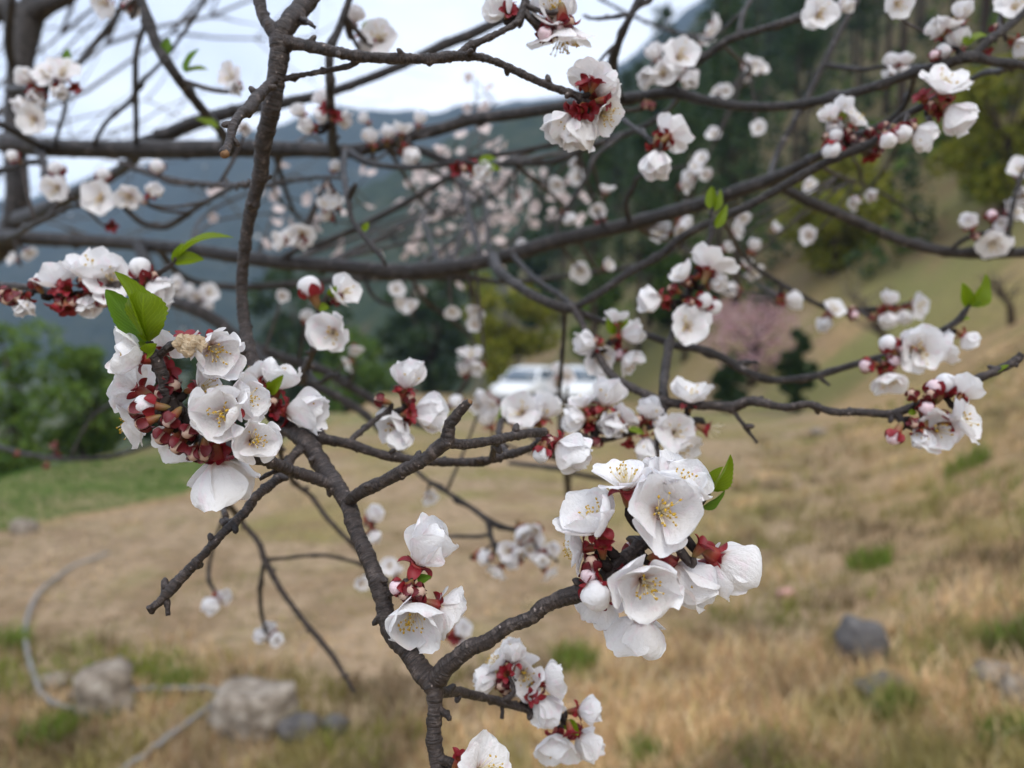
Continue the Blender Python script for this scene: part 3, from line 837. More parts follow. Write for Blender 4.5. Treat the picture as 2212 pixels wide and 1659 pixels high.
B('R2', 'B3', [(1775, 358, .57, 8), (1800, 374, .8, 7), (1832, 387, 1.0, 7), (1879, 407, 1.1, 6), (1926, 430, 1.15, 6), (1992, 480, 1.2, 5)])
B('R3', 'R2', [(1880, 407, 1.1, 6), (1912, 363, 1.05, 6), (1932, 327, 1.0, 6), (1950, 290, .95, 6)])
B('R4', 'R2', [(1866, 400, 1.1, 6), (1856, 365, 1.05, 7), (1842, 340, .95, 7)])
# hanging foreground limb
B('F1', None, [(900, -420, .62, 60), (760, -160, .45, 50), (663, 0, .40, 42), (633, 40, .39, 40), (604, 78, .385, 42), (603, 117, .385, 42), (596, 187, .388, 39), (585, 233, .39, 39), (571, 300, .40, 37), (564, 367, .41, 32), (547, 433, .42, 28), (531, 517, .43, 25), (523, 603, .44, 24), (526, 686, .44, 25), (541, 760, .43, 28), (570, 850, .42, 34), (610, 915, .41, 38), (663, 953, .395, 40), (693, 1003, .385, 38), (730, 1053, .37, 36), (753, 1093, .36, 34), (770, 1149, .35, 33), (800, 1216, .34, 35), (826, 1293, .333, 37), (846, 1366, .328, 40), (880, 1406, .323, 42), (913, 1453, .318, 46), (935, 1482, .315, 44), (941, 1523, .314, 34), (938, 1573, .313, 32), (938, 1606, .312, 35), (943, 1640, .311, 33), (948, 1670, .31, 34), (965, 1760, .31, 32), (1010, 1850, .31, 26)])
B('F0', 'T', [(120, -190, 1.7, 40), (400, -420, 1.2, 55), (700, -520, .8, 62), (900, -430, .62, 62)])
B('F1b', 'F1', [(602, 85, .385, 34), (585, 60, .386, 28), (570, 40, .388, 26), (560, 0, .39, 25), (545, -60, .40, 22)])
B('F1c', 'F1', [(640, 38, .39, 10), (656, 43, .385, 9), (670, 50, .38, 8), (681, 60, .378, 6)])
B('F6', 'F1', [(594, 165, .388, 18), (575, 188, .372, 20), (555, 212, .358, 24), (540, 233, .347, 25), (518, 248, .338, 20), (503, 275, .330, 17), (499, 297, .326, 18), (492, 318, .321, 18), (483, 333, .317, 20)])
B('F7', 'F1', [(605, 90, .385, 30), (632, 93, .383, 27), (670, 100, .38, 25), (713, 110, .378, 24), (760, 120, .376, 23), (820, 124, .375, 22), (873, 127, .374, 22), (926, 128, .374, 22), (980, 121, .374, 22), (1010, 121, .374, 20), (1036, 123, .374, 17), (1070, 133, .374, 16), (1106, 150, .375, 16), (1156, 173, .376, 16), (1200, 190, .378, 15), (1240, 204, .38, 16), (1256, 214, .38, 16)])
B('F7u', 'F7', [(990, 118, .374, 17), (1013, 100, .376, 15), (1053, 83, .38, 14), (1086, 67, .385, 13), (1112, 52, .39, 14), (1126, 30, .395, 15), (1135, -10, .4, 14)])
B('F7b', 'F1', [(606, 172, .387, 13), (663, 160, .385, 11), (703, 153, .384, 10), (753, 143, .38, 12), (775, 130, .377, 9)])
B('F2', 'F1', [(930, 1478, .315, 36), (950, 1458, .314, 42), (966, 1438, .313, 40), (990, 1421, .312, 38), (1012, 1402, .311, 37), (1046, 1389, .31, 33), (1073, 1370, .309, 31), (1100, 1351, .308, 30), (1149, 1333, .307, 30), (1173, 1311, .306, 33), (1213, 1294, .305, 36), (1253, 1281, .304, 38), (1293, 1259, .304, 36), (1325, 1228, .304, 35), (1359, 1199, .304, 31), (1389, 1172, .305, 28), (1440, 1130, .307, 26), (1485, 1100, .308, 25), (1512, 1080, .308, 23), (1526, 1062, .308, 18), (1536, 1052, .308, 12)])
B('F3', 'F1', [(748, 1088, .362, 26), (768, 1071, .355, 28), (820, 1043, .347, 28), (863, 1020, .342, 28), (913, 996, .338, 28), (946, 970, .336, 30), (966, 950, .335, 31), (970, 920, .333, 27), (983, 900, .331, 24), (1000, 881, .329, 20), (1015, 868, .327, 15)])
B('F3b', 'F3', [(962, 955, .335, 24), (996, 960, .338, 22), (1026, 958, .342, 21), (1070, 951, .348, 20), (1100, 943, .354, 20), (1140, 936, .362, 19), (1178, 933, .37, 18)])
B('F3c', 'F4', [(1063, 990, .405, 14), (1066, 972, .385, 12), (1075, 955, .352, 13)])
B('F4', 'F1', [(655, 948, .398, 26), (690, 947, .40, 24), (720, 953, .40, 23), (753, 960, .402, 22), (820, 980, .404, 20), (870, 990, .405, 20), (926, 997, .406, 19), (1000, 998, .407, 19), (1040, 997, .407, 19), (1080, 987, .405, 18), (1120, 977, .402, 17), (1150, 965, .397, 15), (1170, 950, .39, 12), (1186, 955, .39, 8)])
B('F4b', 'F4', [(752, 958, .402, 14), (766, 943, .41, 13), (785, 928, .42, 12), (808, 908, .43, 12), (828, 896, .435, 12), (850, 890, .44, 12), (870, 882, .44, 10), (880, 862, .44, 8)])
B('F5', 'F1', [(732, 1056, .37, 26), (710, 1045, .369, 26), (680, 1033, .367, 25), (636, 1020, .362, 26), (603, 1006, .356, 26), (573, 993, .348, 26), (545, 988, .342, 28), (507, 973, .336, 30), (467, 947, .33, 30), (430, 923, .324, 30), (400, 900, .320, 30), (377, 873, .316, 28), (360, 846, .313, 26), (350, 806, .311, 26), (335, 773, .31, 28), (325, 755, .31, 22), (321, 738, .31, 14)])
B('F5w', 'F5', [(338, 775, .311, 14), (355, 757, .309, 16), (372, 745, .308, 15), (385, 738, .307, 11)])
B('F5b', 'F1', [(655, 960, .395, 20), (630, 990, .385, 20), (603, 1030, .37, 20), (553, 1073, .35, 20), (530, 1107, .342, 20), (477, 1156, .334, 18), (437, 1200, .329, 18), (400, 1240, .325, 22), (363, 1280, .322, 22), (343, 1302, .321, 18), (318, 1317, .319, 12)], 1.8)
B('F5c', 'F5b', [(352, 1290, .322, 14), (361, 1305, .321, 11), (363, 1330, .320, 10)])
B('F5d', 'F5', [(612, 1012, .357, 12), (585, 1022, .355, 10), (560, 1035, .353, 6)])
B('U0', 'F1', [(826, 1293, .333, 16), (850, 1278, .331, 17), (872, 1266, .330, 17), (888, 1255, .330, 14)])
B('S', 'F1', [(938, 1490, .316, 22), (955, 1496, .325, 21), (987, 1494, .345, 20), (1017, 1500, .362, 19), (1047, 1508, .375, 17), (1083, 1516, .385, 18), (1117, 1526, .392, 16), (1153, 1538, .40, 14), (1197, 1542, .405, 16), (1213, 1550, .407, 17), (1220, 1570, .408, 12)])
B('S1', 'S', [(1085, 1514, .385, 14), (1107, 1500, .388, 13), (1108, 1482, .39, 9), (1100, 1460, .392, 7)])
B('S2', 'S', [(1083, 1518, .385, 10), (1085, 1535, .384, 8), (1083, 1552, .382, 5)])
B('S3', 'F1', [(946, 1525, .314, 14), (958, 1538, .312, 12), (973, 1553, .309, 10)])
B('Z0', 'F1', [(941, 1640, .311, 20), (957, 1642, .309, 20), (975, 1645, .307, 17), (985, 1648, .306, 12)])
# middle distance
B('M1', 'A', [(720, 328, .92, 24), (718, 300, .78, 20), (716, 270, .68, 18), (713, 200, .62, 18), (713, 110, .6, 18), (733, 60, .6, 16), (758, -10, .6, 14)])
B('M2', 'A', [(270, 325, 1.05, 30), (330, 303, 1.05, 30), (430, 262, 1.02, 30), (520, 238, .98, 26), (610, 223, .95, 23), (720, 197, .93, 19), (853, 147, .9, 19), (953, 100, .9, 22), (1020, 73, .9, 22), (1083, 43, .9, 20), (1200, -10, .9, 18)])
B('M3', 'A', [(500, 318, .98, 20), (480, 287, .85, 20), (440, 240, .76, 20), (400, 190, .72, 20), (367, 143, .7, 22), (340, 100, .7, 22), (320, 43, .7, 22), (302, -10, .7, 15)])
B('M4', 'A', [(297, 318, 1.05, 11), (294, 260, .98, 11), (293, 200, .92, 12), (294, 117, .9, 12), (310, 60, .9, 10), (318, 20, .88, 8)])
B('M5', 'M8', [(130, 175, .78, 9), (150, 155, .82, 10), (167, 140, .86, 12), (200, 100, .9, 12), (247, 43, .9, 12), (266, 0, .9, 10), (280, -40, .9, 10)])
B('M6', 'A', [(198, 318, 1.08, 9), (233, 260, 1.0, 9), (283, 217, .98, 10), (310, 173, .96, 8), (345, 138, .93, 7), (383, 90, .9, 7), (417, 40, .9, 8), (445, -8, .9, 8)])
B('M8', 'T', [(-20, 196, 1.2, 14), (20, 193, .9, 12), (67, 190, .76, 12), (100, 187, .74, 11), (132, 172, .73, 9)])
B('M9', 'A', [(118, 318, 1.08, 8), (133, 260, .98, 7), (143, 217, .92, 7), (150, 190, .9, 6)])
B('E1', 'A', [(755, 328, .9, 18), (786, 347, .82, 15), (836, 359, .74, 12), (903, 361, .69, 11), (970, 354, .66, 10), (1005, 348, .65, 9), (1030, 355, .65, 7)])
B('E2', 'Bm', [(600, 560, 1.05, 14), (640, 540, 1.02, 13), (703, 523, 1.0, 13), (770, 493, .98, 14), (836, 460, .97, 13), (903, 423, .96, 14), (970, 383, .95, 12), (1010, 362, .94, 9)])
B('E3', 'A', [(742, 328, .9, 14), (741, 360, .75, 13), (745, 395, .64, 13), (753, 433, .6, 14), (760, 473, .59, 11), (786, 510, .58, 12), (818, 548, .57, 11), (835, 575, .57, 8)])
B('E3b', 'E3', [(752, 430, .6, 14), (762, 410, .59, 12), (768, 398, .585, 10)])
B('E4', 'F1', [(566, 398, .412, 12), (533, 400, .55, 11), (433, 397, .8, 11), (367, 387, .9, 12), (300, 367, .98, 12), (260, 350, 1.0, 11)])
B('E4b', 'E3', [(744, 385, .68, 7), (693, 383, .85, 8), (636, 390, .9, 9), (573, 402, .92, 11)])
B('E5', 'E4', [(512, 408, .6, 9), (433, 443, .8, 10), (383, 477, .86, 13), (350, 490, .88, 14), (300, 477, .88, 12), (250, 427, .85, 13), (225, 415, .84, 8)])
B('E6', 'A', [(97, 318, 1.1, 18), (60, 300, 1.0, 18), (43, 290, .97, 18), (0, 267, .92, 14), (-40, 255, .9, 12)])
B('E6b', 'A', [(83, 330, 1.09, 18), (95, 360, .98, 15), (100, 390, .93, 12), (120, 405, .9, 9)])
B('E6c', 'E6b', [(92, 350, 1.0, 12), (50, 353, .95, 13), (0, 370, .9, 14), (-30, 380, .9, 12)])
B('E6d', 'Bm', [(15, 515, 1.3, 12), (40, 503, .95, 13), (60, 490, .84, 14), (110, 467, .8, 11), (143, 450, .78, 9), (200, 440, .76, 8)])
B('E6e', 'T', [(40, 480, 1.7, 34), (75, 462, 1.55, 36), (110, 447, 1.45, 34), (150, 425, 1.38, 28), (230, 385, 1.25, 23), (283, 350, 1.12, 22), (300, 330, 1.06, 20)])
B('E7', 'A', [(860, 300, .87, 11), (953, 345, .88, 11), (1036, 338, .88, 12), (1106, 330, .88, 12), (1173, 317, .88, 12), (1216, 303, .88, 12), (1270, 285, .88, 9)])
B('E8', 'E7', [(930, 338, .88, 12), (1020, 357, .9, 12), (1106, 353, .9, 12), (1189, 350, .9, 12), (1273, 317, .9, 15), (1339, 293, .88, 14), (1383, 277, .86, 12), (1440, 240, .8, 10), (1470, 205, .7, 10)])
B('E9', 'E8', [(1346, 290, .88, 11), (1306, 320, .86, 10), (1283, 343, .85, 10), (1266, 383, .85, 9), (1239, 430, .85, 10), (1216, 460, .85, 7)])
B('E10', 'A', [(1320, 220, .75, 9), (1340, 250, .62, 9), (1366, 273, .56, 9), (1399, 297, .53, 9), (1420, 310, .525, 8)])
B('E11', 'Bm', [(1356, 485, .86, 12), (1352, 437, .82, 12), (1369, 403, .8, 12), (1379, 380, .79, 9), (1420, 370, .78, 6), (1486, 357, .77, 6)])
B('E12', 'Bm', [(1206, 520, .9, 9), (1203, 483, .9, 8), (1222, 465, .9, 6)])
B('E13', 'Bm', [(1308, 498, .87, 8), (1300, 480, .86, 7), (1290, 455, .85, 6)])
B('E14', 'E8', [(1120, 353, .9, 8), (1070, 420, 1.3, 8), (960, 470, 1.6, 8), (860, 500, 1.8, 8), (800, 520, 2.0, 7)])
B('E15', 'Bm', [(880, 590, .98, 9), (920, 650, 1.1, 10), (970, 686, 1.15, 9), (1020, 733, 1.2, 7), (1020, 780, 1.15, 6)])
B('E15b', 'Bm', [(780, 590, 1.0, 8), (800, 632, 1.0, 8), (830, 655, 1.0, 8), (870, 660, 1.0, 6)])
B('E16', 'Bm', [(950, 585, .96, 12), (1070, 608, 1.05, 11), (1173, 603, 1.1, 10), (1239, 593, 1.1, 10), (1339, 580, 1.1, 10), (1406, 566, 1.1, 8), (1480, 530, 1.1, 6)])
B('E17', 'Bm', [(330, 540, 1.16, 14), (400, 600, 1.25, 14), (500, 620, 1.3, 15), (620, 614, 1.3, 15), (753, 603, 1.3, 14), (953, 600, 1.3, 13), (1040, 606, 1.3, 9)])
B('C2', 'Bm', [(1110, 555, .92, 11), (1126, 572, .82, 11), (1156, 603, .74, 11), (1206, 636, .66, 12), (1235, 660, .625, 13)])
B('C3', 'J', [(1236, 664, .62, 17), (1253, 690, .61, 15), (1266, 716, .60, 14), (1290, 762, .58, 15), (1319, 808, .55, 18), (1356, 833, .53, 18), (1399, 853, .515, 18), (1426, 866, .505, 20), (1473, 873, .5, 19), (1539, 876, .49, 20), (1583, 880, .485, 24), (1616, 867, .48, 22), (1646, 869, .475, 20), (1699, 880, .47, 17), (1746, 874, .465, 17), (1799, 889, .46, 16), (1859, 890, .455, 17), (1919, 895, .45, 18), (1952, 886, .448, 18), (1992, 870, .445, 17), (2042, 850, .442, 17), (2092, 826, .44, 18), (2142, 806, .438, 18), (2192, 780, .436, 18), (2207, 764, .435, 15)])
B('C3s', 'C3', [(1935, 893, .449, 17), (1948, 908, .446, 16), (1957, 924, .444, 14)])
B('C3t', 'C3', [(2186, 784, .436, 12), (2200, 788, .434, 12)])
B('C7t', 'C3', [(1580, 882, .485, 12), (1593, 900, .483, 9), (1608, 920, .48, 8), (1636, 957, .476, 6)])
B('C4', 'J', [(1240, 668, .62, 14), (1260, 677, .62, 13), (1299, 693, .62, 12), (1389, 720, .61, 13), (1456, 745, .60, 17), (1506, 753, .59, 18), (1556, 770, .585, 18), (1606, 800, .58, 18), (1650, 818, .577, 18), (1692, 821, .575, 15), (1759, 813, .57, 15), (1826, 793, .565, 15), (1886, 776, .56, 15), (1942, 760, .555, 16), (1992, 736, .55, 15), (2059, 700, .55, 14), (2086, 670, .55, 12), (2094, 658, .55, 9)])
B('C4s', 'C4', [(1765, 813, .57, 9), (1779, 823, .568, 8), (1793, 833, .566, 6)])
B('C4u', 'C4', [(1585, 787, .583, 11), (1610, 782, .583, 10), (1637, 783, .582, 9)])
B('C5', 'J', [(1221, 668, .62, 10), (1217, 736, .66, 9), (1213, 786, .68, 9), (1209, 840, .7, 8)])
B('C6', 'C3', [(1436, 868, .503, 19), (1433, 836, .51, 18), (1439, 786, .53, 20), (1449, 736, .545, 16), (1464, 685, .555, 13), (1486, 636, .56, 16), (1503, 603, .56, 14), (1516, 563, .56, 12), (1527, 530, .56, 11), (1539, 500, .56, 10), (1536, 460, .56, 9), (1540, 448, .56, 8)])
B('D1', 'C3', [(1434, 870, .503, 14), (1431, 903, .5, 14), (1406, 923, .498, 12), (1346, 940, .497, 11), (1306, 950, .496, 11), (1263, 943, .495, 11), (1245, 930, .495, 8)])
B('D1b', 'D1', [(1431, 903, .5, 12), (1455, 908, .505, 11), (1479, 910, .51, 11), (1513, 906, .515, 12), (1525, 920, .515, 6)])
B('D1c', 'D1', [(1425, 915, .5, 11), (1420, 946, .495, 11), (1420, 990, .49, 9)])
B('D0', 'F4', [(1100, 983, .403, 12), (1082, 960, .45, 11), (1078, 930, .52, 12), (1085, 905, .57, 12), (1098, 890, .59, 10)])
B('D0b', 'D0', [(1084, 905, .57, 9), (1120, 920, .58, 9), (1160, 915, .59, 8), (1185, 900, .59, 6)])
B('D2', 'F3b', [(1160, 935, .367, 8), (1200, 980, .7, 9), (1223, 1020, 1.1, 13), (1227, 1060, 1.25, 13), (1232, 1110, 1.3, 10)])
B('D2b', 'D2', [(1222, 1018, 1.1, 12), (1190, 1010, 1.15, 11), (1100, 1000, 1.25, 9)])
B('D2c', 'D2', [(1224, 1020, 1.1, 12), (1290, 1032, 1.2, 11), (1350, 1040, 1.25, 9)])
B('Lr', 'Bm', [(-120, 560, 1.2, 20), (-60, 605, .6, 16), (0, 616, .48, 14), (67, 621, .46, 15), (117, 636, .455, 18), (167, 637, .45, 20), (217, 627, .447, 19), (267, 613, .445, 15), (317, 600, .443, 13), (350, 586, .442, 11), (372, 570, .44, 9), (383, 555, .44, 7)])
B('Gm', 'Bm', [(300, 530, 1.17, 26), (330, 600, 1.06, 27), (360, 643, 1.02, 27), (417, 666, 1.0, 28), (467, 693, 1.0, 27), (510, 726, 1.0, 24), (553, 750, 1.0, 22), (603, 770, 1.0, 22), (653, 786, 1.0, 23), (703, 802, 1.0, 21), (753, 833, 1.0, 20), (800, 860, 1.0, 18), (850, 895, 1.0, 14), (930, 930, 1.0, 9)])
B('G2', 'Gm', [(540, 745, 1.0, 18), (580, 785, .95, 19), (620, 810, .92, 20), (686, 836, .9, 19), (753, 870, .9, 18), (793, 900, .9, 16), (840, 950, .9, 13), (903, 1020, .88, 9), (936, 1046, .87, 9), (970, 1066, .86, 10), (1020, 1098, .85, 11), (1060, 1127, .84, 14), (1100, 1142, .84, 12), (1160, 1150, .84, 9)])
B('N2', 'G2', [(1053, 1124, .84, 12), (1063, 1166, .83, 10), (1075, 1190, .82, 8), (1083, 1210, .82, 7)])
B('N3', 'G2', [(1060, 1130, .84, 7), (1053, 1156, .86, 8), (973, 1159, .88, 8), (900, 1165, .9, 6)])
B('N4', 'N2', [(1068, 1172, .83, 8), (1120, 1190, .83, 8), (1180, 1195, .83, 7), (1205, 1215, .83, 5)])
B('W', 'G2', [(650, 822, .91, 17), (655, 805, .7, 17), (663, 790, .58, 14), (673, 765, .52, 10), (682, 720, .5, 10), (690, 668, .5, 11), (703, 645, .5, 10), (712, 632, .5, 7)])
B('W2', 'W', [(660, 797, .6, 12), (686, 826, .57, 11), (713, 813, .56, 9), (735, 810, .55, 7)])
B('K', 'F5b', [(490, 1140, .336, 9), (482, 1090, .5, 10), (494, 1092, .7, 11), (510, 1110, .78, 12), (532, 1139, .8, 11), (561, 1176, .8, 12), (572, 1209, .8, 14), (601, 1264, .8, 12), (631, 1308, .8, 11), (667, 1355, .8, 12), (708, 1403, .8, 12), (737, 1447, .8, 10), (766, 1496, .8, 7)])
B('K2', 'K', [(572, 1209, .8, 8), (623, 1205, .85, 7), (697, 1199, .88, 7), (774, 1216, .9, 7), (820, 1224, .9, 8), (860, 1215, .9, 6)])
B('K3', 'K', [(570, 1210, .8, 10), (563, 1260, .82, 10), (563, 1310, .85, 9), (570, 1352, .86, 7)])
B('K4', 'K', [(490, 1094, .7, 6), (470, 1150, .85, 7), (454, 1210, .9, 8), (452, 1255, .9, 9), (472, 1288, .9, 7)])
B('K5', 'F1', [(600, 905, .41, 12), (606, 980, .55, 10), (630, 1036, .75, 10), (670, 1070, .8, 10), (713, 1126, .8, 10), (760, 1169, .8, 9), (800, 1150, .78, 8), (806, 1125, .76, 7)])
B('K6', 'K5', [(745, 1155, .8, 8), (820, 1240, .85, 8), (920, 1330, .8, 8), (975, 1385, .78, 7), (990, 1372, .77, 6)])
B('Q', 'B3', [(1560, 468, .6, 9), (1590, 530, .75, 9), (1620, 568, .8, 9), (1659, 596, .82, 10), (1709, 626, .82, 10), (1752, 650, .83, 10), (1786, 666, .84, 9), (1819, 673, .84, 9), (1866, 670, .84, 11), (1909, 665, .84, 10), (1942, 660, .84, 9), (1975, 655, .84, 6)])
B('Qb', 'Q', [(1690, 614, .82, 8), (1688, 640, .83, 8), (1700, 650, .84, 6)])
B('B6', 'B4', [(2188, 546, .8, 9), (2180, 500, .76, 9), (2190, 440, .76, 9), (2206, 380, .76, 8), (2230, 340, .76, 8)])
B('A9', 'A2', [(2160, 68, .55, 8), (2159, 47, .56, 9), (2169, 13, .57, 8), (2175, -10, .58, 7)])
B('A10', 'A', [(2090, 126, .55, 9), (2070, 108, .56, 9), (2050, 92, .57, 8), (2040, 75, .57, 6)])
B('A10b', 'A10', [(2063, 102, .56, 7), (2080, 85, .56, 7), (2082, 50, .56, 6), (2083, 35, .56, 6)])
B('X1', 'T', [(-260, 800, 1.95, 20), (-80, 930, 1.5, 12), (0, 965, 1.3, 11), (80, 985, 1.25, 10), (160, 992, 1.2, 9), (250, 985, 1.2, 8), (330, 960, 1.2, 6)])
B('X2', 'X1', [(150, 992, 1.2, 7), (165, 960, 1.2, 6), (200, 900, 1.2, 6), (260, 860, 1.2, 5)])
B('R5', 'A3', [(1560, 96, .67, 7), (1600, 130, .9, 7), (1622, 150, 1.0, 6), (1580, 190, 1.05, 5), (1550, 197, 1.1, 5)])

rng = random.Random(17)
POLY = {}
allpts = []     # (co, name, depth, dir)
def nearest2d(poly, u, v):
    d = (poly[:, 0] - u) ** 2 + (poly[:, 1] - v) ** 2
    return poly[np.argmin(d)]
order = []
pend = [b for b in BR]
while pend:
    for b in list(pend):
        if b[1] is None or b[1] in POLY:
            pts = [list(p) for p in b[2]]
            if b[1]:
                q = nearest2d(POLY[b[1]], pts[0][0], pts[0][1])
                pts[0][:3] = [q[0], q[1], q[2]]
            cp = np.array(pts, float)
            cp[:, 2] = 1 / cp[:, 2]
            sm = catmull(cp, 10); sm[:, 2] = 1 / sm[:, 2]
            POLY[b[0]] = sm
            order.append((b[0], sm, b[3])); pend.remove(b)
def branch_mesh(sm, knob, seed):
    rg = random.Random(seed)
    pts = [P(a[0], a[1], a[2]) - TB for a in sm]
    rad = [max(.0006, a[3] * .5 / FU * a[2]) for a in sm]
    near = min(a[2] for a in sm) < .5
    # resample evenly
    L_ = [0]
    for i in range(1, len(pts)): L_.append(L_[-1] + (pts[i] - pts[i - 1]).length)
    tot = L_[-1]; step = .0008 if near else (.004 if min(a[2] for a in sm) < .75 else .008)
    n = int(max(6, min(1000, tot / step)))
    ss = np.linspace(0, tot, n)
    px = np.array([np.interp(ss, L_, [p[k] for p in pts]) for k in range(3)]).T
    pr = np.interp(ss, L_, rad)
    rm = float(np.mean(pr))
    # gentle wander
    if near:
        ph = [rg.uniform(0, 6.28) for _ in range(6)]
        for i, s in enumerate(ss):
            w = min(1, s / .02, (tot - s) / .02 + .1)
            px[i] += np.array([math.sin(s * 160 + ph[0]), math.sin(s * 190 + ph[1]), math.sin(s * 140 + ph[2])]) * pr[i] * .07 * w
            pr[i] *= 1 + .035 * math.sin(s * 310 + ph[3]) + .03 * math.sin(s * 730 + ph[4])
    sides = 16 if near else 8
    v, f, uv = tube([Vector(p) for p in px], list(pr), sides, True)
    # nodes and spur scars: swellings on alternating sides
    gap = (.0145 if near else .02) / knob
    s = rg.uniform(0, gap); side = rg.uniform(0, 6.28); bumps = []
    while s < tot:
        bumps.append((s, side, rg.uniform(.4, 1.3) * (1.0 if rg.random() < .7 else 1.6)))
        s += gap * rg.uniform(.55, 1.5); side += 2.4 + rg.uniform(-.5, .5)
    V = np.array([tuple(p) for p in v]); C = np.repeat(px, sides, 0)
    S_ = np.repeat(ss, sides); TH = np.tile(np.arange(sides) * 2 * math.pi / sides, n); RR = np.repeat(pr, sides)
    dirv = (V - C) / (RR[:, None] + 1e-9)
    add = np.zeros(len(V))
    for (b, th, am) in bumps:
        d = np.abs(S_ - b); k = d < .012
        if not k.any(): continue
        da = np.abs((TH[k] - th + math.pi) % (2 * math.pi) - math.pi)
        wl = (.0013 if near else .004) * (.7 + .6 * am / 2)
        amp = am * (.0011 if near else .0016) * (1.0 if rm < .004 else 1.3)
        add[k] += amp * np.exp(-(d[k] / wl) ** 2) * np.exp(-(da / .48) ** 2)
        add[k] += amp * .17 * np.exp(-(d[k] / (wl * 1.1)) ** 2)          # ring scar
    if near:
        add += (vnoise(S_ * 900, TH * 2.2, seed) - .5) * .0007 + (vnoise(S_ * 2200, TH * 5, seed + 3) - .5) * .0004
    V = V + dirv * add[:, None]
    V = [tuple(x) for x in V]; f = list(f); uv = list(uv); mi = [0] * len(f)
    if near:       # spur stubs and dormant buds at some nodes
        for (b, th, am) in bumps:
            if am < .95 or b < .012 or b > tot - .004: continue
            i = int(np.argmin(np.abs(ss - b))); j = int(round(th % (2 * math.pi) / (2 * math.pi) * sides)) % sides
            c = Vector(px[i]); o_ = (Vector(V[i * sides + j]) - c)
            if o_.length < 1e-6: continue
            o_.normalize(); ax = (Vector(px[min(n - 1, i + 2)]) - Vector(px[max(0, i - 2)])).normalized() * rg.choice((-1, 1, 1))
            hgt = .0011 * am + .0007; w = .0009 + .0004 * am
            p0 = c + o_ * pr[i] * .75
            a_, b_ = tube([p0, p0 + o_ * (pr[i] * .3 + hgt * .45) + ax * hgt * .2, p0 + o_ * (pr[i] * .3 + hgt) + ax * hgt * .6, p0 + o_ * (pr[i] * .3 + hgt * 1.35) + ax * hgt * .9], [w * 1.35, w * 1.1, w * .9, w * .25], 7)
            q_ = len(V); V += [tuple(x) for x in a_]; f += [tuple(x + q_ for x in y) for y in b_]; uv += [(0, b)] * len(a_); mi += [1] * len(b_)
    return mesh('branch', V, f, [M['bark'] if near else M['bark_far'], M['bark']], mi, True, uv), [Vector(p) for p in px], pr
ATT = []
for i, (nm, sm, kn) in enumerate(order):
    me, pts, pr = branch_mesh(sm, kn, 100 + i)
    obj('branch' if nm not in ('T', 'F0') else 'limb', me, tree)
    for p, r in zip(pts[::3], pr[::3]): ATT.append((p, r, nm))
# trunk down to the ground
tp = [Vector((0, 0, -.15)), Vector((.03, .02, .35)), Vector((.02, .08, .8)), P(-330, 900, 2.0) - TB, P(-240, 760, 1.95) - TB]
v, f, uv = tube([Vector(a) for a in catmull([tuple(p) for p in tp], 10)], list(np.linspace(.13, .062, 41)), 14, True)
obj('trunk', mesh('trunk', v, f, [M['bark_far']], None, True, uv), tree)
kd = kdtree.KDTree(len(ATT))
for i, a in enumerate(ATT): kd.insert(a[0], i)
kd.balance()
# cut ends
def cut_end(u, v_, d, w, dirc):
    c = P(u, v_, d) - TB; z = F(*dirc); x = z.orthogonal().normalized(); y = z.cross(x); r = w * .5 / FU * d
    vv = [c - z * .002 + (x * math.cos(a) + y * math.sin(a)) * r for a in np.linspace(0, 2 * math.pi, 12, endpoint=False)]
    vv += [c + z * .0003 * (1 + math.sin(3 * k)) + (x * math.cos(a) + y * math.sin(a)) * r * .8 for k, a in enumerate(np.linspace(0, 2 * math.pi, 12, endpoint=False))] + [c]
    ff = [(k, (k + 1) % 12, 12 + (k + 1) % 12, 12 + k) for k in range(12)] + [(12 + k, 12 + (k + 1) % 12, 24) for k in range(12)]
    obj('cut_end', mesh('cut_end', vv, ff, [M['cut_wood']]), tree)
cut_end(482, 335, .316, 18, (-.35, -.6, .7))
cut_end(1016, 866, .327, 13, (.6, .7, .2))
cut_end(1184, 932, .371, 12, (.9, .2, .3))

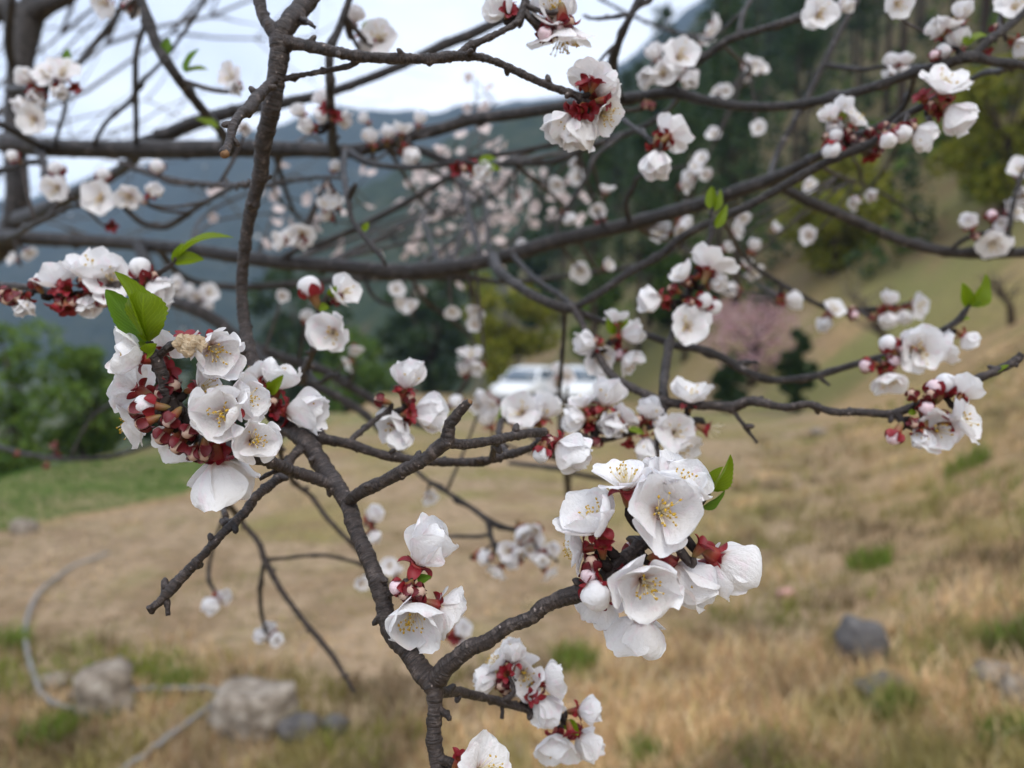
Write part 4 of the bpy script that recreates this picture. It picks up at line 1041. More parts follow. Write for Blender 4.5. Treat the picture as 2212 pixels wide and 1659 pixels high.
# ------------------------------------------------------------------ blossoms
def petal_geo(seed, Lp, Wr, e0, e1, cup, n=11, m=11, ruffle=.05, curl=0.0):
    rg = random.Random(seed)
    ph = [rg.uniform(0, 6.28) for _ in range(8)]
    asym = rg.uniform(-.10, .10); W = Lp * Wr
    r = .0014; z = 0; prof = []
    for i in range(n):
        t_ = i / (n - 1); e = R(e0 + (e1 - e0) * t_ ** .8) + (R(curl) * max(0, t_ - .72) / .28 if curl else 0)
        prof.append((r, z, e)); r += math.cos(e) * Lp / (n - 1); z += math.sin(e) * Lp / (n - 1)
    v = []; uv = []
    for i in range(n):
        t_ = i / (n - 1); r_, z_, e = prof[i]
        if t_ < .6: w = W * (.13 + .87 * math.sin(math.pi / 2 * t_ / .6) ** .9)
        else: w = W * math.sqrt(max(0, 1 - ((t_ - .6) / .4 * .85) ** 2))
        for j in range(m):
            s = -1 + 2 * j / (m - 1)
            back = Lp * (.13 * abs(s) ** 2.2 * t_ ** 2) - Lp * t_ ** 6 * (.03 * math.sin(3.1 * s + ph[0]) + .014 * math.sin(7.5 * s + ph[1]) - .04 * math.exp(-(s / .16) ** 2) * (1 if rg else 0))
            lift = cup * Lp * (s * s) * (.3 + .7 * math.sin(math.pi * min(1, t_ * .85 + .1))) * (w / W)
            lift += ruffle * Lp * t_ ** 2 * (math.sin(3.3 * s + ph[2]) * (.4 + .6 * abs(s)) + .22 * math.sin(6.8 * s + ph[3] + 2 * t_) + .45 * math.sin(5 * t_ + ph[4]) * s)
            lift += ruffle * .2 * Lp * abs(s) ** 3 * math.sin(9 * t_ + ph[5])
            y = s * w * (1 + asym * s) * (1 - .10 * cup * abs(s))
            rr = r_ - math.cos(e) * back - math.sin(e) * lift; zz = z_ - math.sin(e) * back + math.cos(e) * lift
            v.append((rr, y, zz)); uv.append((j / (m - 1), t_))
    f = [(i * m + j, i * m + j + 1, (i + 1) * m + j + 1, (i + 1) * m + j) for i in range(n - 1) for j in range(m - 1)]
    return v, f, uv
SH = {'o': [(38, 8, .10, 0.06, 0), (48, 18, .14, .07, 0), (30, 30, .16, .06, 0), (42, 2, .06, .09, -30), (36, 40, .2, .07, 0), (52, 0, .1, .08, -25)],
      'c': [(28, 92, .18, .06, 0), (22, 78, .22, .07, 0), (34, 100, .15, .08, 40), (25, 68, .18, .08, -30), (30, 88, .25, .06, 0), (20, 105, .2, .07, 60)],
      'd': [(58, 100, .25, .06, 0), (62, 92, .22, .07, 0), (55, 108, .3, .07, 0), (60, 84, .25, .08, -20), (64, 96, .2, .06, 0), (58, 112, .28, .06, 30)]}
PETAL = {k: [] for k in SH}
for k in SH:
    for i, (e0, e1, cu, ru, cl) in enumerate(SH[k]):
        v, f, uv = petal_geo(i * 13 + ord(k), .0182, .585, e0, e1, cu, ruffle=ru, curl=cl)
        PETAL[k].append(mesh('petal', v, f, [M['petal']], None, True, uv))
def lathe(prof, n=10):
    v = []; f = []
    for (r, z) in prof:
        for j in range(n): v.append((r * math.cos(6.2832 * j / n), r * math.sin(6.2832 * j / n), z))
    for i in range(len(prof) - 1):
        for j in range(n):
            k = (j + 1) % n; f.append((i * n + j, i * n + k, (i + 1) * n + k, (i + 1) * n + j))
    return v, f
CALYX_P = [(.0009, -.0090), (.0015, -.0082), (.0022, -.0062), (.0025, -.0040), (.0029, -.0020), (.0034, -.0004), (.0030, .0004), (.0012, -.0016), (.0002, -.0022)]
mb = MB(); v, f = lathe(CALYX_P, 14)
v = [(x * (1 + .06 * math.sin(5 * math.atan2(y, x))), y * (1 + .06 * math.sin(5 * math.atan2(y, x))), z) for x, y, z in v]
mb.add(v, f); CALYX = mb.mesh('calyx', [M['calyx']])
def sepal_geo(e0, e1, Lp=.0056, W=.0021, n=7, m=5, r0=.0029, z0=-.0006, cup=.35):
    v = []; f = []; r = r0; z = z0
    for i in range(n):
        t_ = i / (n - 1); e = R(e0 + (e1 - e0) * t_)
        w = W * (.85 + .35 * math.sin(math.pi * min(1, t_ * 1.1))) * math.sqrt(max(.02, 1 - t_ ** 3.2))
        for j in range(m):
            s = -1 + 2 * j / (m - 1); l = cup * w * s * s
            v.append((r - math.sin(e) * l, s * w, z + math.cos(e) * l))
        r += math.cos(e) * Lp / (n - 1); z += math.sin(e) * Lp / (n - 1)
    f = [(i * m + j, i * m + j + 1, (i + 1) * m + j + 1, (i + 1) * m + j) for i in range(n - 1) for j in range(m - 1)]
    return v, f
SEPAL = [mesh('sepal', *sepal_geo(a, b), [M['sepal']]) for a, b in ((10, -75), (25, -50), (-10, -95), (40, 10))]
def stamen_geo(seed, deep, hi=True):
    rg = random.Random(seed); mb = MB()
    for k in range(26 if hi else 9):
        an = rg.uniform(0, 6.28); sp = rg.uniform(.05, 1) * (.7 if deep else 1.0); ln = rg.uniform(.008, .0145)
        d0 = Vector((math.cos(an) * .25 * sp, math.sin(an) * .25 * sp, 1)).normalized()
        d1 = Vector((math.cos(an) * .9 * sp, math.sin(an) * .9 * sp, 1)).normalized()
        b = Vector((math.cos(an) * .0016 * sp, math.sin(an) * .0016 * sp, -.0012))
        bend = Vector((rg.uniform(-.35, .35), rg.uniform(-.35, .35), 0))
        ps = [b, b + d0 * ln * .4, b + d0 * ln * .4 + d1 * ln * .35, b + d0 * ln * .4 + d1 * ln * .35 + (d1 + bend).normalized() * ln * .3]
        v, f = tube(ps, [.00028, .00024, .0002, .00016] if hi else [.0004, .0004, .0003, .0003], 4); mb.add(v, f, 0)
        c = ps[-1]; a = rg.uniform(.00045, .00065) * (1 if hi else 1.3)
        ax = Vector((rg.uniform(-1, 1), rg.uniform(-1, 1), rg.uniform(-1, 1))).normalized(); bx = ax.orthogonal().normalized(); cx = ax.cross(bx)
        vv = [c + ax * a * 1.5, c - ax * a * 1.5, c + bx * a, c - bx * a, c + cx * a, c - cx * a]
        mb.add(vv, [(0, 2, 4), (0, 4, 3), (0, 3, 5), (0, 5, 2), (1, 4, 2), (1, 3, 4), (1, 5, 3), (1, 2, 5)], 1)
    return mb
STAMEN = [stamen_geo(s, s > 1).mesh('stamens', [M['filament'], M['anther']]) for s in range(4)]
# far blossom: everything in one mesh
def far_flower(seed, kind):
    rg = random.Random(seed); mb = MB()
    for k in range(5):
        e0, e1, cu, ru, cl = SH[kind][rg.randrange(6)]
        v, f, uv = petal_geo(seed * 7 + k, .0178 * rg.uniform(.9, 1.08), .585, e0 + rg.uniform(-12, 12), e1 + rg.uniform(-14, 14), cu, 6, 6, ru * 1.3, cl)
        a = k * 1.2566 + rg.uniform(-.14, .14); ca, sa = math.cos(a), math.sin(a)
        mb.add([(x * ca - y * sa, x * sa + y * ca, z + .0002 * k) for x, y, z in v], f, 0, uv)
    v, f = lathe(CALYX_P, 8); mb.add(v, f, 1)
    for k in range(5):
        v, f = sepal_geo(*((10, -75), (25, -50), (-10, -95))[rg.randrange(3)], n=5, m=3)
        a = k * 1.2566 + .63; ca, sa = math.cos(a), math.sin(a)
        mb.add([(x * ca - y * sa, x * sa + y * ca, z) for x, y, z in v], f, 2)
    s = stamen_geo(seed, False, False)
    o = len(mb.v); mb.v += s.v; mb.f += [tuple(i + o for i in q) for q in s.f]; mb.m += [3 + m_ for m_ in s.m]; mb.uv += s.uv
    return mb.mesh('flower', [M['petal'], M['calyx'], M['sepal'], M['filament'], M['anther']])
FAR = {k: [far_flower(50 + i + ord(k), k) for i in range(5)] for k in 'ocd'}
def bud_geo(seed, kind):
    """b: white balloon bud, g: pink tight bud, r: closed dark red bud, x: spent calyx with open sepals"""
    rg = random.Random(seed); mb = MB()
    v, f = lathe(CALYX_P[:7], 12); mb.add(v, f, 1)
    if kind in 'bg':
        rb, hb = (.0062, .0115) if kind == 'b' else (.0044, .0085)
        nn = 12; mm = 20; vv = []; uv = []
        for i in range(nn + 1):
            a = math.pi * (.12 + .88 * i / nn); zz = .5 - .5 * math.cos(a)
            for j in range(mm):
                th = 2 * math.pi * j / mm
                fold = 1 + .07 * math.sin(3 * th + 3.2 * zz + seed) + .05 * math.sin(5 * th - 4 * zz) * zz
                rr = rb * math.sin(a) ** .8 * fold
                vv.append((rr * math.cos(th), rr * math.sin(th), hb * zz - .0008)); uv.append((j / mm, .2 + .8 * zz))
        ff = [(i * mm + j, i * mm + (j + 1) % mm, (i + 1) * mm + (j + 1) % mm, (i + 1) * mm + j) for i in range(nn) for j in range(mm)]
        mb.add(vv, ff, 0 if kind == 'b' else 3, uv)
        for k in range(5):
            v, f = sepal_geo(62, 88 if kind == 'b' else 112, .0066, .0030, 7, 5, .0030, -.0008, -.28)
            sc = 1.33 if kind == 'b' else 1.12
            a = k * 1.2566 + .2; ca, sa = math.cos(a), math.sin(a)
            v = [(x * sc, y, z) for x, y, z in v]
            mb.add([(x * ca - y * sa, x * sa + y * ca, z) for x, y, z in v], f, 2)
    elif kind == 'r':
        v, f = lathe([(.0030, -.0005), (.0037, .0018), (.0037, .0042), (.0026, .0063), (.0010, .0071), (.0001, .0072)], 14); mb.add(v, f, 0)
        for k in range(5):
            v, f = sepal_geo(72, 142, .0072, .0029, 7, 5, .0034, -.0006, -.3)
            sc = rg.uniform(1.0, 1.12)
            a = k * 1.2566 + rg.uniform(-.1, .1); ca, sa = math.cos(a), math.sin(a)
            v = [(x * 1.16 + .0002 * (k % 2), y, z * sc) for x, y, z in v]
            mb.add([(x * ca - y * sa, x * sa + y * ca, z) for x, y, z in v], f, 4)
    else:
        for k in range(5):
            v, f = sepal_geo(rg.uniform(35, 75), rg.uniform(-20, 50), .0066, .0027)
            a = k * 1.2566; ca, sa = math.cos(a), math.sin(a)
            mb.add([(x * ca - y * sa, x * sa + y * ca, z) for x, y, z in v], f, 2)
        if seed == 1: 
            s = stamen_geo(seed, False, False)
            o = len(mb.v); mb.v += s.v; mb.f += [tuple(i + o for i in q) for q in s.f]; mb.m += [5] * len(s.f); mb.uv += s.uv
    return mb.mesh('flower_bud', [M['petal'], M['calyx'], M['sepal'], M['petal_pink'], M['sepal_dark'], M['filament']])
BUD = {k: [bud_geo(i * 3 + 1, k) for i in range(3)] for k in 'bgrx'}

PET_INV = Matrix.Translation(-TB)
stats = []
def basis(n, roll):
    q = n.to_track_quat('Z', 'Y')
    return q.to_matrix().to_4x4() @ Matrix.Rotation(roll, 4, 'Z')
def stalk(par, base_local, M_inv, rng_, short=.0015):
    """woody peduncle from the nearest branch to the foot of the blossom"""
    (co, idx, dist) = kd.find(base_local)
    a = ATT[idx]
    stats.append((dist, a[2]))
    p0 = co; p3 = base_local
    n = par.matrix_local.to_3x3().col[2].normalized()
    mid = p3 - n * min(.35 * dist, .012)
    ps = [Vector(x) for x in catmull([tuple(p0), tuple(p0.lerp(mid, .6)), tuple(mid.lerp(p3, .5)), tuple(p3)] if dist > .006 else [tuple(p0), tuple(p0.lerp(p3, .5)), tuple(p3)], 3)]
    k = len(ps)
    r0 = min(a[1] * .75, .0022); rad = [r0 + (.0011 - r0) * (i / (k - 1)) for i in range(k)]
    for i in range(k):
        if dist < .03: rad[i] *= 1 + .35 * math.exp(-((i - k * .45) / (k * .2)) ** 2) + .12 * math.sin(i * 2.5)
    v, f = tube(ps, rad, 7)
    return obj('stalk', mesh('stalk', [M_inv @ x for x in v], f, [M['bud_scale'] if dist < .016 else M['bark']]), par)

def flower(u, v_, d, diam, fx, fy, fz, kind='o', near=None, sc_j=None):
    near = d < .42 if near is None else near
    n = F(fx, fy, fz)
    roll = rng.uniform(0, 6.28)
    budk = kind in 'bgrx'
    if budk:
        s = diam / .0125; c = P(u, v_, d) - TB - n * .004 * s
    else:
        s = diam / .028; off = {'o': .004, 'c': .0065, 'd': .008}[kind]
        c = P(u, v_, d) - TB - n * off * s
    m = Matrix.Translation(c) @ basis(n, roll) @ Matrix.Scale(s, 4)
    if budk:
        o = obj('flower_bud', BUD[kind][0 if (kind == 'x' and u == 1533) else 1 + rng.randrange(2)], tree, m)
    elif not near:
        o = obj('flower', FAR[kind][rng.randrange(5)], tree, m)
    else:
        o = obj('flower', CALYX, tree, m)
        for k in range(5):
            pm = PETAL[kind][rng.randrange(len(PETAL[kind]))]
            a = k * 1.2566 + rng.uniform(-.16, .16)
            x = rng.uniform(-.20, .20)
            obj('petal', pm, o, Matrix.Rotation(a, 4, 'Z') @ Matrix.Translation((0, 0, .00035 * (k % 3))) @ Matrix.Rotation(-x, 4, 'Y') @ Matrix.Rotation(rng.uniform(-.16, .16), 4, 'X') @ Matrix.Scale(rng.uniform(.9, 1.1) * (.9 if kind == 'o' else 1.08), 4))
            sm_ = SEPAL[rng.choice((0, 0, 1, 1, 2, 3))]
            obj('sepal', sm_, o, Matrix.Rotation(k * 1.2566 + .63 + rng.uniform(-.12, .12), 4, 'Z') @ Matrix.Scale(rng.uniform(.9, 1.15), 4))
        st = obj('stamens', STAMEN[rng.randrange(2) + (2 if kind != 'o' else 0)], o, Matrix.Rotation(rng.uniform(0, 6), 4, 'Z'))
        st['kind'] = 'stuff'
    base = c - n * .0085 * s
    stalk(o, base, m.inverted(), rng)
    return o

# clusters: (depth, [(u, v, size_u, fx, fy, fz, kind), ...]); size in photo units across
CL = []
def C_(d, *fl): CL.append((d, fl))
# sharp cluster on the left branch
C_(.300, (477, 893, 132, .12, .10, .95, 'c'))
C_(.306, (552, 947, 104, .55, .25, .75, 'c'))
C_(.312, (466, 757, 118, .55, -.25, .62, 'c'))
C_(.318, (440, 838, 92, .85, .15, .1, 'o'), (534, 862, 92, .8, .25, .35, 'c'), (476, 1026, 150, .10, -.92, -.22, 'c'))
C_(.305, (283, 768, 102, -.72, .22, .55, 'c'))
C_(.326, (292, 840, 108, -.75, .25, -.35, 'o'), (292, 908, 112, -.62, -.35, .25, 'o'), (352, 752, 88, .15, .75, -.55, 'o'), (388, 948, 84, -.15, -.55, -.7, 'o'))
C_(.303, (288, 884, 50, -.95, .02, .25, 'r'), (303, 916, 48, -.85, -.35, .3, 'r'), (363, 912, 44, -.35, -.65, .6, 'r'), (346, 948, 46, -.45, -.7, .5, 'r'),
   (405, 936, 46, -.10, -.45, .88, 'r'), (380, 968, 44, -.3, -.6, .7, 'r'), (418, 984, 48, .05, -.55, .8, 'r'), (441, 984, 48, .15, -.75, .45, 'r'))
C_(.306, (316, 877, 44, -.9, .1, .35, 'b'))
C_(.312, (345, 850, 40, -.7, -.2, .5, 'r'), (378, 832, 38, .7, .1, .5, 'r'), (372, 800, 40, .8, .3, .4, 'x'), (475, 975, 42, .4, -.1, .5, 'x'))
C_(.304, (404, 716, 52, .15, .9, .35, 'x'))
# sharp cluster on the right branch
C_(.292, (1437, 1102, 158, .20, .22, .92, 'c'))
C_(.284, (1394, 1266, 146, .04, -.12, .98, 'c'))
C_(.300, (1472, 1046, 128, .30, .85, .38, 'c'), (1352, 1040, 124, -.12, .95, .18, 'o'), (1282, 1118, 128, -.45, .82, .28, 'c'))
C_(.305, (1246, 1184, 96, -.9, -.05, -.15, 'o'), (1490, 1252, 146, .66, -.55, .10, 'd'), (1568, 1218, 146, .72, -.50, -.30, 'c'))
C_(.314, (1380, 1358, 130, -.08, -.93, -.2, 'c'), (1296, 1296, 104, -.25, -.55, -.75, 'o'), (1430, 1030, 96, .0, .7, -.6, 'o'))
C_(.292, (1288, 1284, 62, -.15, -.4, .88, 'b'))
C_(.298, (1272, 1244, 50, -.45, .1, .85, 'g'), (1277, 1212, 52, -.2, .75, .45, 'r'), (1300, 1170, 46, -.1, .9, .3, 'x'), (1350, 1238, 48, .3, .35, .8, 'r'), (1323, 1288, 42, .1, -.5, .8, 'r'), (1437, 1195, 48, .6, .3, .4, 'x'), (1525, 1168, 50, .5, .7, .1, 'x'))
C_(.316, (1361, 1184, 30, -.2, .3, -.6, 'g'))
# flowers on the hanging stem
C_(.335, (922, 1182, 134, .42, .85, .1, 'd'))
C_(.322, (893, 1337, 134, .02, -.50, .82, 'c'))
C_(.336, (960, 1314, 112, .75, -.35, -.35, 'o'))
C_(.322, (854, 1269, 40, -.75, .05, .6, 'g'), (888, 1275, 42, .1, .3, .9, 'r'), (872, 1285, 38, -.3, -.5, .7, 'r'), (908, 1278, 38, .6, .2, .5, 'r'))
C_(.304, (1045, 1664, 132, .62, .35, .55, 'o'), (1000, 1632, 50, .5, .8, .2, 'x'))
# right of the twig with the cut ends
C_(.39, (1230, 975, 104, .78, -.45, .28, 'd'))
C_(.385, (1170, 981, 34, -.3, -.8, .3, 'b'), (1188, 952, 36, .7, .3, .5, 'r'))
# low twig S
C_(.40, (1133, 1460, 86, .15, .05, .95, 'c'), (1190, 1470, 78, .85, .15, -.05, 'c'), (1178, 1528, 84, .6, -.75, .15, 'd'), (1108, 1410, 72, .05, .95, .15, 'd'), (1076, 1434, 58, -.7, .65, .05, 'o'), (1054, 1468, 62, -.9, -.05, -.1, 'd'))
C_(.408, (1201, 1612, 90, -.10, -.7, .65, 'c'), (1270, 1536, 72, .85, .15, .3, 'd'), (1266, 1602, 84, .65, -.65, -.05, 'd'))
C_(.395, (1090, 1452, 36, -.3, .5, .6, 'x'), (1082, 1482, 36, -.5, -.1, .7, 'r'), (1152, 1505, 34, .5, .3, .5, 'x'), (1092, 1492, 34, -.1, -.3, .8, 'r'), (1235, 1590, 36, .2, -.7, .5, 'x'))
# beside the hanging stem, higher up
C_(.40, (602, 818, 92, .15, .92, -.1, 'c'), (655, 888, 112, .95, -.02, .05, 'd'), (552, 815, 70, -.4, .8, -.2, 'o'))
C_(.392, (563, 842, 44, -.2, .7, .5, 'r'), (600, 886, 44, .8, -.2, .45, 'x'), (590, 868, 38, .5, .4, .6, 'r'))
C_(.44, (882, 812, 92, .2, .95, .1, 'd'), (923, 893, 108, .96, -.05, .05, 'd'), (850, 914, 86, -.45, -.35, .75, 'c'), (862, 944, 72, .05, -.95, .2, 'd'))
C_(.435, (816, 863, 26, -.9, .25, .2, 'r'), (868, 838, 42, -.1, .8, .4, 'x'), (893, 890, 44, .7, .2, .5, 'x'), (885, 858, 36, .3, .7, .6, 'r'))
C_(.50, (742, 630, 80, .62, .35, .45, 'c'))
C_(.478, (713, 718, 92, -.05, -.12, .98, 'c'))
C_(.50, (670, 622, 46, -.35, .9, .1, 'b'), (728, 645, 38, .5, -.4, .6, 'r'))
C_(.57, (1126, 890, 74, -.12, .25, .95, 'o'), (1180, 880, 82, .3, .88, .25, 'd'))
C_(.57, (1150, 905, 32, .3, .5, .6, 'x'), (1110, 915, 30, -.5, .0, .6, 'r'))
C_(.495, (1243, 905, 74, -.92, .0, .1, 'd'), (1259, 873, 56, -.3, .9, 0, 'o'), (1313, 850, 92, .25, .9, .2, 'd'), (1325, 916, 84, -.35, -.2, .6, 'd'), (1350, 905, 66, .5, .5, -.2, 'o'), (1404, 886, 72, .1, .75, .4, 'd'), (1424, 912, 56, .6, .0, .6, 'd'), (1396, 965, 74, .1, -.92, .1, 'd'), (1460, 935, 76, .1, .1, .95, 'o'), (1474, 970, 70, .35, -.6, .6, 'o'), (1493, 850, 88, .1, .9, .25, 'c'))
C_(.495, (1278, 890, 36, .1, .6, .7, 'x'), (1379, 906, 36, -.2, .3, .8, 'r'), (1356, 963, 34, -.3, -.7, .5, 'x'), (1290, 960, 34, .0, -.7, .6, 'r'), (1499, 926, 32, .3, -.4, .6, 'r'), (1533, 930, 42, .85, -.3, .2, 'x'), (1268, 918, 34, -.4, .1, .8, 'x'), (1298, 925, 34, .4, -.2, .8, 'x'))
C_(.58, (1266, 742, 72, -.92, .1, .2, 'd'), (1296, 777, 70, -.05, -.12, .98, 'c'), (1362, 718, 72, .85, .25, .05, 'd'), (1334, 692, 52, .0, .9, -.2, 'o'), (1360, 778, 70, .62, -.55, .3, 'c'))
C_(.58, (1336, 738, 32, .6, .1, .6, 'x'), (1338, 765, 30, .3, -.2, .8, 'g'), (1288, 735, 28, -.4, .0, .7, 'r'))
C_(.55, (1406, 648, 76, -.9, -.1, .25, 'd'), (1473, 592, 62, -.6, .7, .1, 'c'), (1533, 575, 96, .35, .8, -.2, 'o'), (1549, 612, 58, .85, .15, .3, 'd'), (1487, 706, 76, .04, .0, 1.0, 'o'))
C_(.55, (1449, 623, 34, -.8, .3, .3, 'r'), (1486, 610, 34, -.2, .1, .9, 'r'), (1493, 653, 30, .5, -.2, .7, 'r'), (1519, 650, 34, .8, .0, .4, 'b'), (1541, 662, 32, .85, -.3, .3, 'b'), (1523, 588, 36, .6, .4, .5, 'x'), (1436, 655, 34, -.7, -.3, .5, 'x'))
C_(.54, (1992, 757, 88, -.2, -.1, .92, 'o'), (2040, 754, 74, .75, .2, .25, 'c'), (1969, 731, 54, .1, .9, .1, 'd'), (1919, 823, 76, .0, -.82, .45, 'c'), (2092, 733, 54, .7, -.6, .1, 'd'))
C_(.54, (1919, 743, 34, -.6, .7, .3, 'b'), (1946, 751, 30, -.2, .4, .8, 'g'), (1869, 790, 36, -.9, -.1, .3, 'g'), (1932, 780, 34, -.1, -.5, .8, 'g'), (1940, 735, 30, .0, .8, .5, 'r'), (1917, 800, 36, .0, -.6, .6, 'x'))
C_(.435, (2026, 930, 96, -.32, .0, .92, 'c'), (2072, 905, 104, .62, .2, .55, 'o'), (1993, 944, 60, -.2, -.8, .1, 'd'), (2078, 846, 58, .5, .7, -.3, 'o'))
C_(.435, (2018, 834, 42, -.25, .7, .6, 'g'), (2042, 830, 42, .3, .85, .2, 'b'), (1969, 850, 34, -.6, .6, .5, 'r'), (2048, 844, 32, .3, .6, .7, 'r'), (2002, 882, 40, -.1, -.1, .95, 'g'), (1975, 917, 34, -.2, -.4, .8, 'r'), (1929, 948, 40, -.55, -.8, .2, 'g'), (2010, 850, 32, -.3, .5, .7, 'r'), (1985, 945, 34, -.4, -.6, .4, 'x'))
C_(.82, (1802, 669, 44, .1, .5, .7, 'o'), (1782, 698, 46, -.4, -.6, .5, 'd'), (1922, 645, 48, .2, .9, .2, 'd'), (1919, 687, 50, -.3, -.85, .3, 'd'), (1952, 682, 46, .2, -.8, .4, 'd'), (1979, 660, 54, .6, .1, .7, 'o'), (1711, 648, 54, .9, .0, .1, 'd'))
C_(.82, (1841, 666, 24, -.1, .8, .4, 'r'), (1846, 680, 24, .2, -.2, .9, 'g'), (1905, 672, 24, .1, -.5, .7, 'x'), (1690, 648, 26, .3, .0, .8, 'x'), (1885, 690, 18, .1, -.9, .1, 'r'))
C_(.64, (1770, 30, 66, -.1, -.1, .95, 'o'), (1824, 10, 52, .6, .3, .5, 'd'))
C_(.56, (1940, 8, 50, .1, -.5, .7, 'o'), (2082, 24, 56, .0, .8, .4, 'd'), (2022, 66, 52, -.7, .4, .4, 'd'), (2048, 55, 50, .3, .8, .3, 'o'), (2072, 86, 60, -.2, .8, .4, 'd'), (2192, 12, 60, -.3, .3, .8, 'o'), (2208, 98, 60, .5, -.6, .4, 'd'))
C_(.56, (2151, 58, 30, -.1, .9, .3, 'r'), (2036, 112, 30, -.3, .3, .8, 'b'), (2018, 118, 26, -.6, .2, .7, 'g'), (2140, 112, 28, .5, -.4, .6, 'x'))
C_(.70, (1926, 132, 42, -.4, .8, .4, 'd'), (1956, 129, 40, .4, .8, .4, 'd'), (1926, 156, 44, -.4, -.7, .5, 'd'), (1951, 155, 36, .3, -.7, .6, 'd'))
C_(.50, (2040, 188, 96, .0, .72, .62, 'o'), (2068, 250, 96, .62, -.6, .25, 'd'), (1992, 293, 82, .68, -.5, .25, 'd'))
C_(.50, (1987, 203, 40, -.7, .5, .4, 'x'), (2036, 243, 38, .5, -.3, .6, 'x'), (1972, 273, 38, .3, -.2, .8, 'r'), (1948, 288, 36, .2, -.6, .6, 'b'), (1918, 302, 34, -.1, -.7, .6, 'b'), (2010, 225, 30, -.3, .6, .6, 'r'))
C_(.56, (1822, 230, 56, .3, .9, .2, 'd'), (1793, 248, 56, -.7, .6, .2, 'd'), (1848, 262, 58, .4, .7, .5, 'o'), (1803, 275, 38, -.3, .5, .7, 'd'))
C_(.56, (1786, 294, 32, -.8, .1, .5, 'r'), (1832, 284, 32, .0, .5, .8, 'r'), (1842, 298, 30, .1, .2, .9, 'r'), (1880, 282, 30, .0, .8, .5, 'r'), (1912, 270, 34, .1, .9, .3, 'r'), (1862, 306, 30, .0, -.3, .9, 'r'), (1892, 300, 30, .1, -.2, .9, 'r'), (1806, 294, 30, -.5, .0, .8, 'b'), (1799, 325, 40, -.4, -.8, .3, 'b'), (1880, 345, 36, .0, -.9, .3, 'x'), (1897, 330, 32, .2, -.8, .4, 'r'))
C_(1.08, (1746, 400, 32), (1846, 437, 38), (1882, 423, 36), (1746, 507, 40), (1676, 493, 30))
C_(.77, (2092, 480, 50, -.5, .3, .6, 'd'), (2186, 460, 54, .4, .4, .7, 'o'), (2162, 484, 40, -.2, .2, .9, 'd'), (2150, 504, 44, -.5, -.2, .8, 'd'), (2144, 527, 58, -.2, -.6, .7, 'o'), (2206, 368, 52, -.2, .3, .8, 'o'), (2210, 422, 50, -.4, -.3, .7, 'd'), (2172, 520, 40, .5, -.4, .6, 'd'))
C_(.77, (2142, 463, 28, -.4, .6, .6, 'g'), (2110, 512, 24, .1, -.3, .8, 'r'), (2170, 500, 26, .4, -.1, .8, 'x'))
# top centre clusters
C_(.40, (1193, 18, 106, .0, .15, .95, 'c'), (1218, 74, 132, .1, -.75, -.25, 'o'), (1084, 14, 84, -.7, .2, .45, 'c'))
C_(.395, (1176, 74, 42, -.2, -.6, .75, 'g'), (1214, 60, 40, .4, -.3, .8, 'g'), (1232, 47, 38, .7, .0, .6, 'r'), (1100, 18, 38, .2, .2, .8, 'x'))
C_(.385, (1274, 172, 92, .1, .8, -.35, 'o'), (1308, 190, 74, .72, .4, .35, 'd'), (1247, 276, 112, -.12, -.95, .05, 'd'), (1306, 250, 86, .6, -.55, .5, 'o'), (1215, 268, 88, -.6, -.7, .1, 'd'))
C_(.375, (1258, 172, 42, -.4, .7, .5, 'x'), (1292, 168, 40, .4, .7, .4, 'x'), (1318, 216, 40, .8, -.1, .4, 'x'), (1250, 245, 44, -.3, -.7, .5, 'x'), (1275, 240, 44, .2, -.5, .7, 'x'), (1240, 240, 38, -.8, -.3, .4, 'x'))
C_(.51, (1449, 290, 78, .55, .5, -.35, 'o'), (1418, 350, 92, -.05, -.92, .1, 'd'))
C_(.515, (1432, 288, 38, -.1, .1, .95, 'x'), (1420, 322, 36, .0, -.6, .6, 'x'))
C_(.66, (1413, 114, 56, -.4, .8, .3, 'd'), (1468, 120, 72, .12, .1, .95, 'o'), (1406, 166, 64, -.6, -.5, .5, 'd'), (1486, 168, 56, .6, -.6, .4, 'd'), (1434, 160, 50, .0, -.2, .9, 'o'))
C_(.66, (1430, 135, 28, -.2, .3, .8, 'x'), (1395, 230, 24, .0, -.8, .4, 'r'), (1408, 232, 24, .3, -.8, .3, 'r'))
C_(1.05, (1543, 50, 34), (1533, 72, 30), (1516, 90, 26), (1612, 140, 34), (1632, 140, 34), (1622, 155, 32), (1644, 150, 28), (1610, 170, 26), (1549, 197, 30), (1569, 197, 26))
C_(1.0, (1639, 277, 28), (1543, 290, 26), (1493, 380, 32), (1476, 402, 32), (1500, 365, 30), (1526, 377, 32), (1484, 390, 30), (1516, 343, 28))
C_(.95, (1129, 422, 26), (1206, 397, 34), (1249, 383, 34), (1244, 353, 26), (1226, 470, 40), (1289, 453, 32), (1309, 410, 36), (1429, 503, 42), (1440, 500, 34), (1476, 483, 42), (1468, 497, 34), (1603, 470, 30), (1589, 500, 32), (1573, 533, 34), (1629, 530, 40), (1129, 530, 26), (1256, 586, 40), (1313, 573, 30), (1626, 586, 42), (1583, 626, 42), (1560, 615, 38), (1612, 570, 34))
C_(.95, (1303, 487, 30, .0, .2, .9, 'r'), (1296, 478, 26, -.4, .5, .7, 'x'))
C_(.63, (766, 32, 52, .3, .8, .3, 'd'), (820, 84, 72, -.1, .05, .95, 'o'), (795, 97, 44, -.6, -.3, .6, 'd'))
C_(.63, (785, 72, 34, .2, .5, .7, 'x'))
C_(.66, (696, 214, 48, -.3, .9, .1, 'd'), (697, 247, 48, -.7, -.5, .3, 'd'), (742, 257, 54, .8, -.3, .3, 'd'), (664, 273, 46, -.5, .0, .7, 'd'), (646, 240, 34, -.4, .4, .7, 'd'))
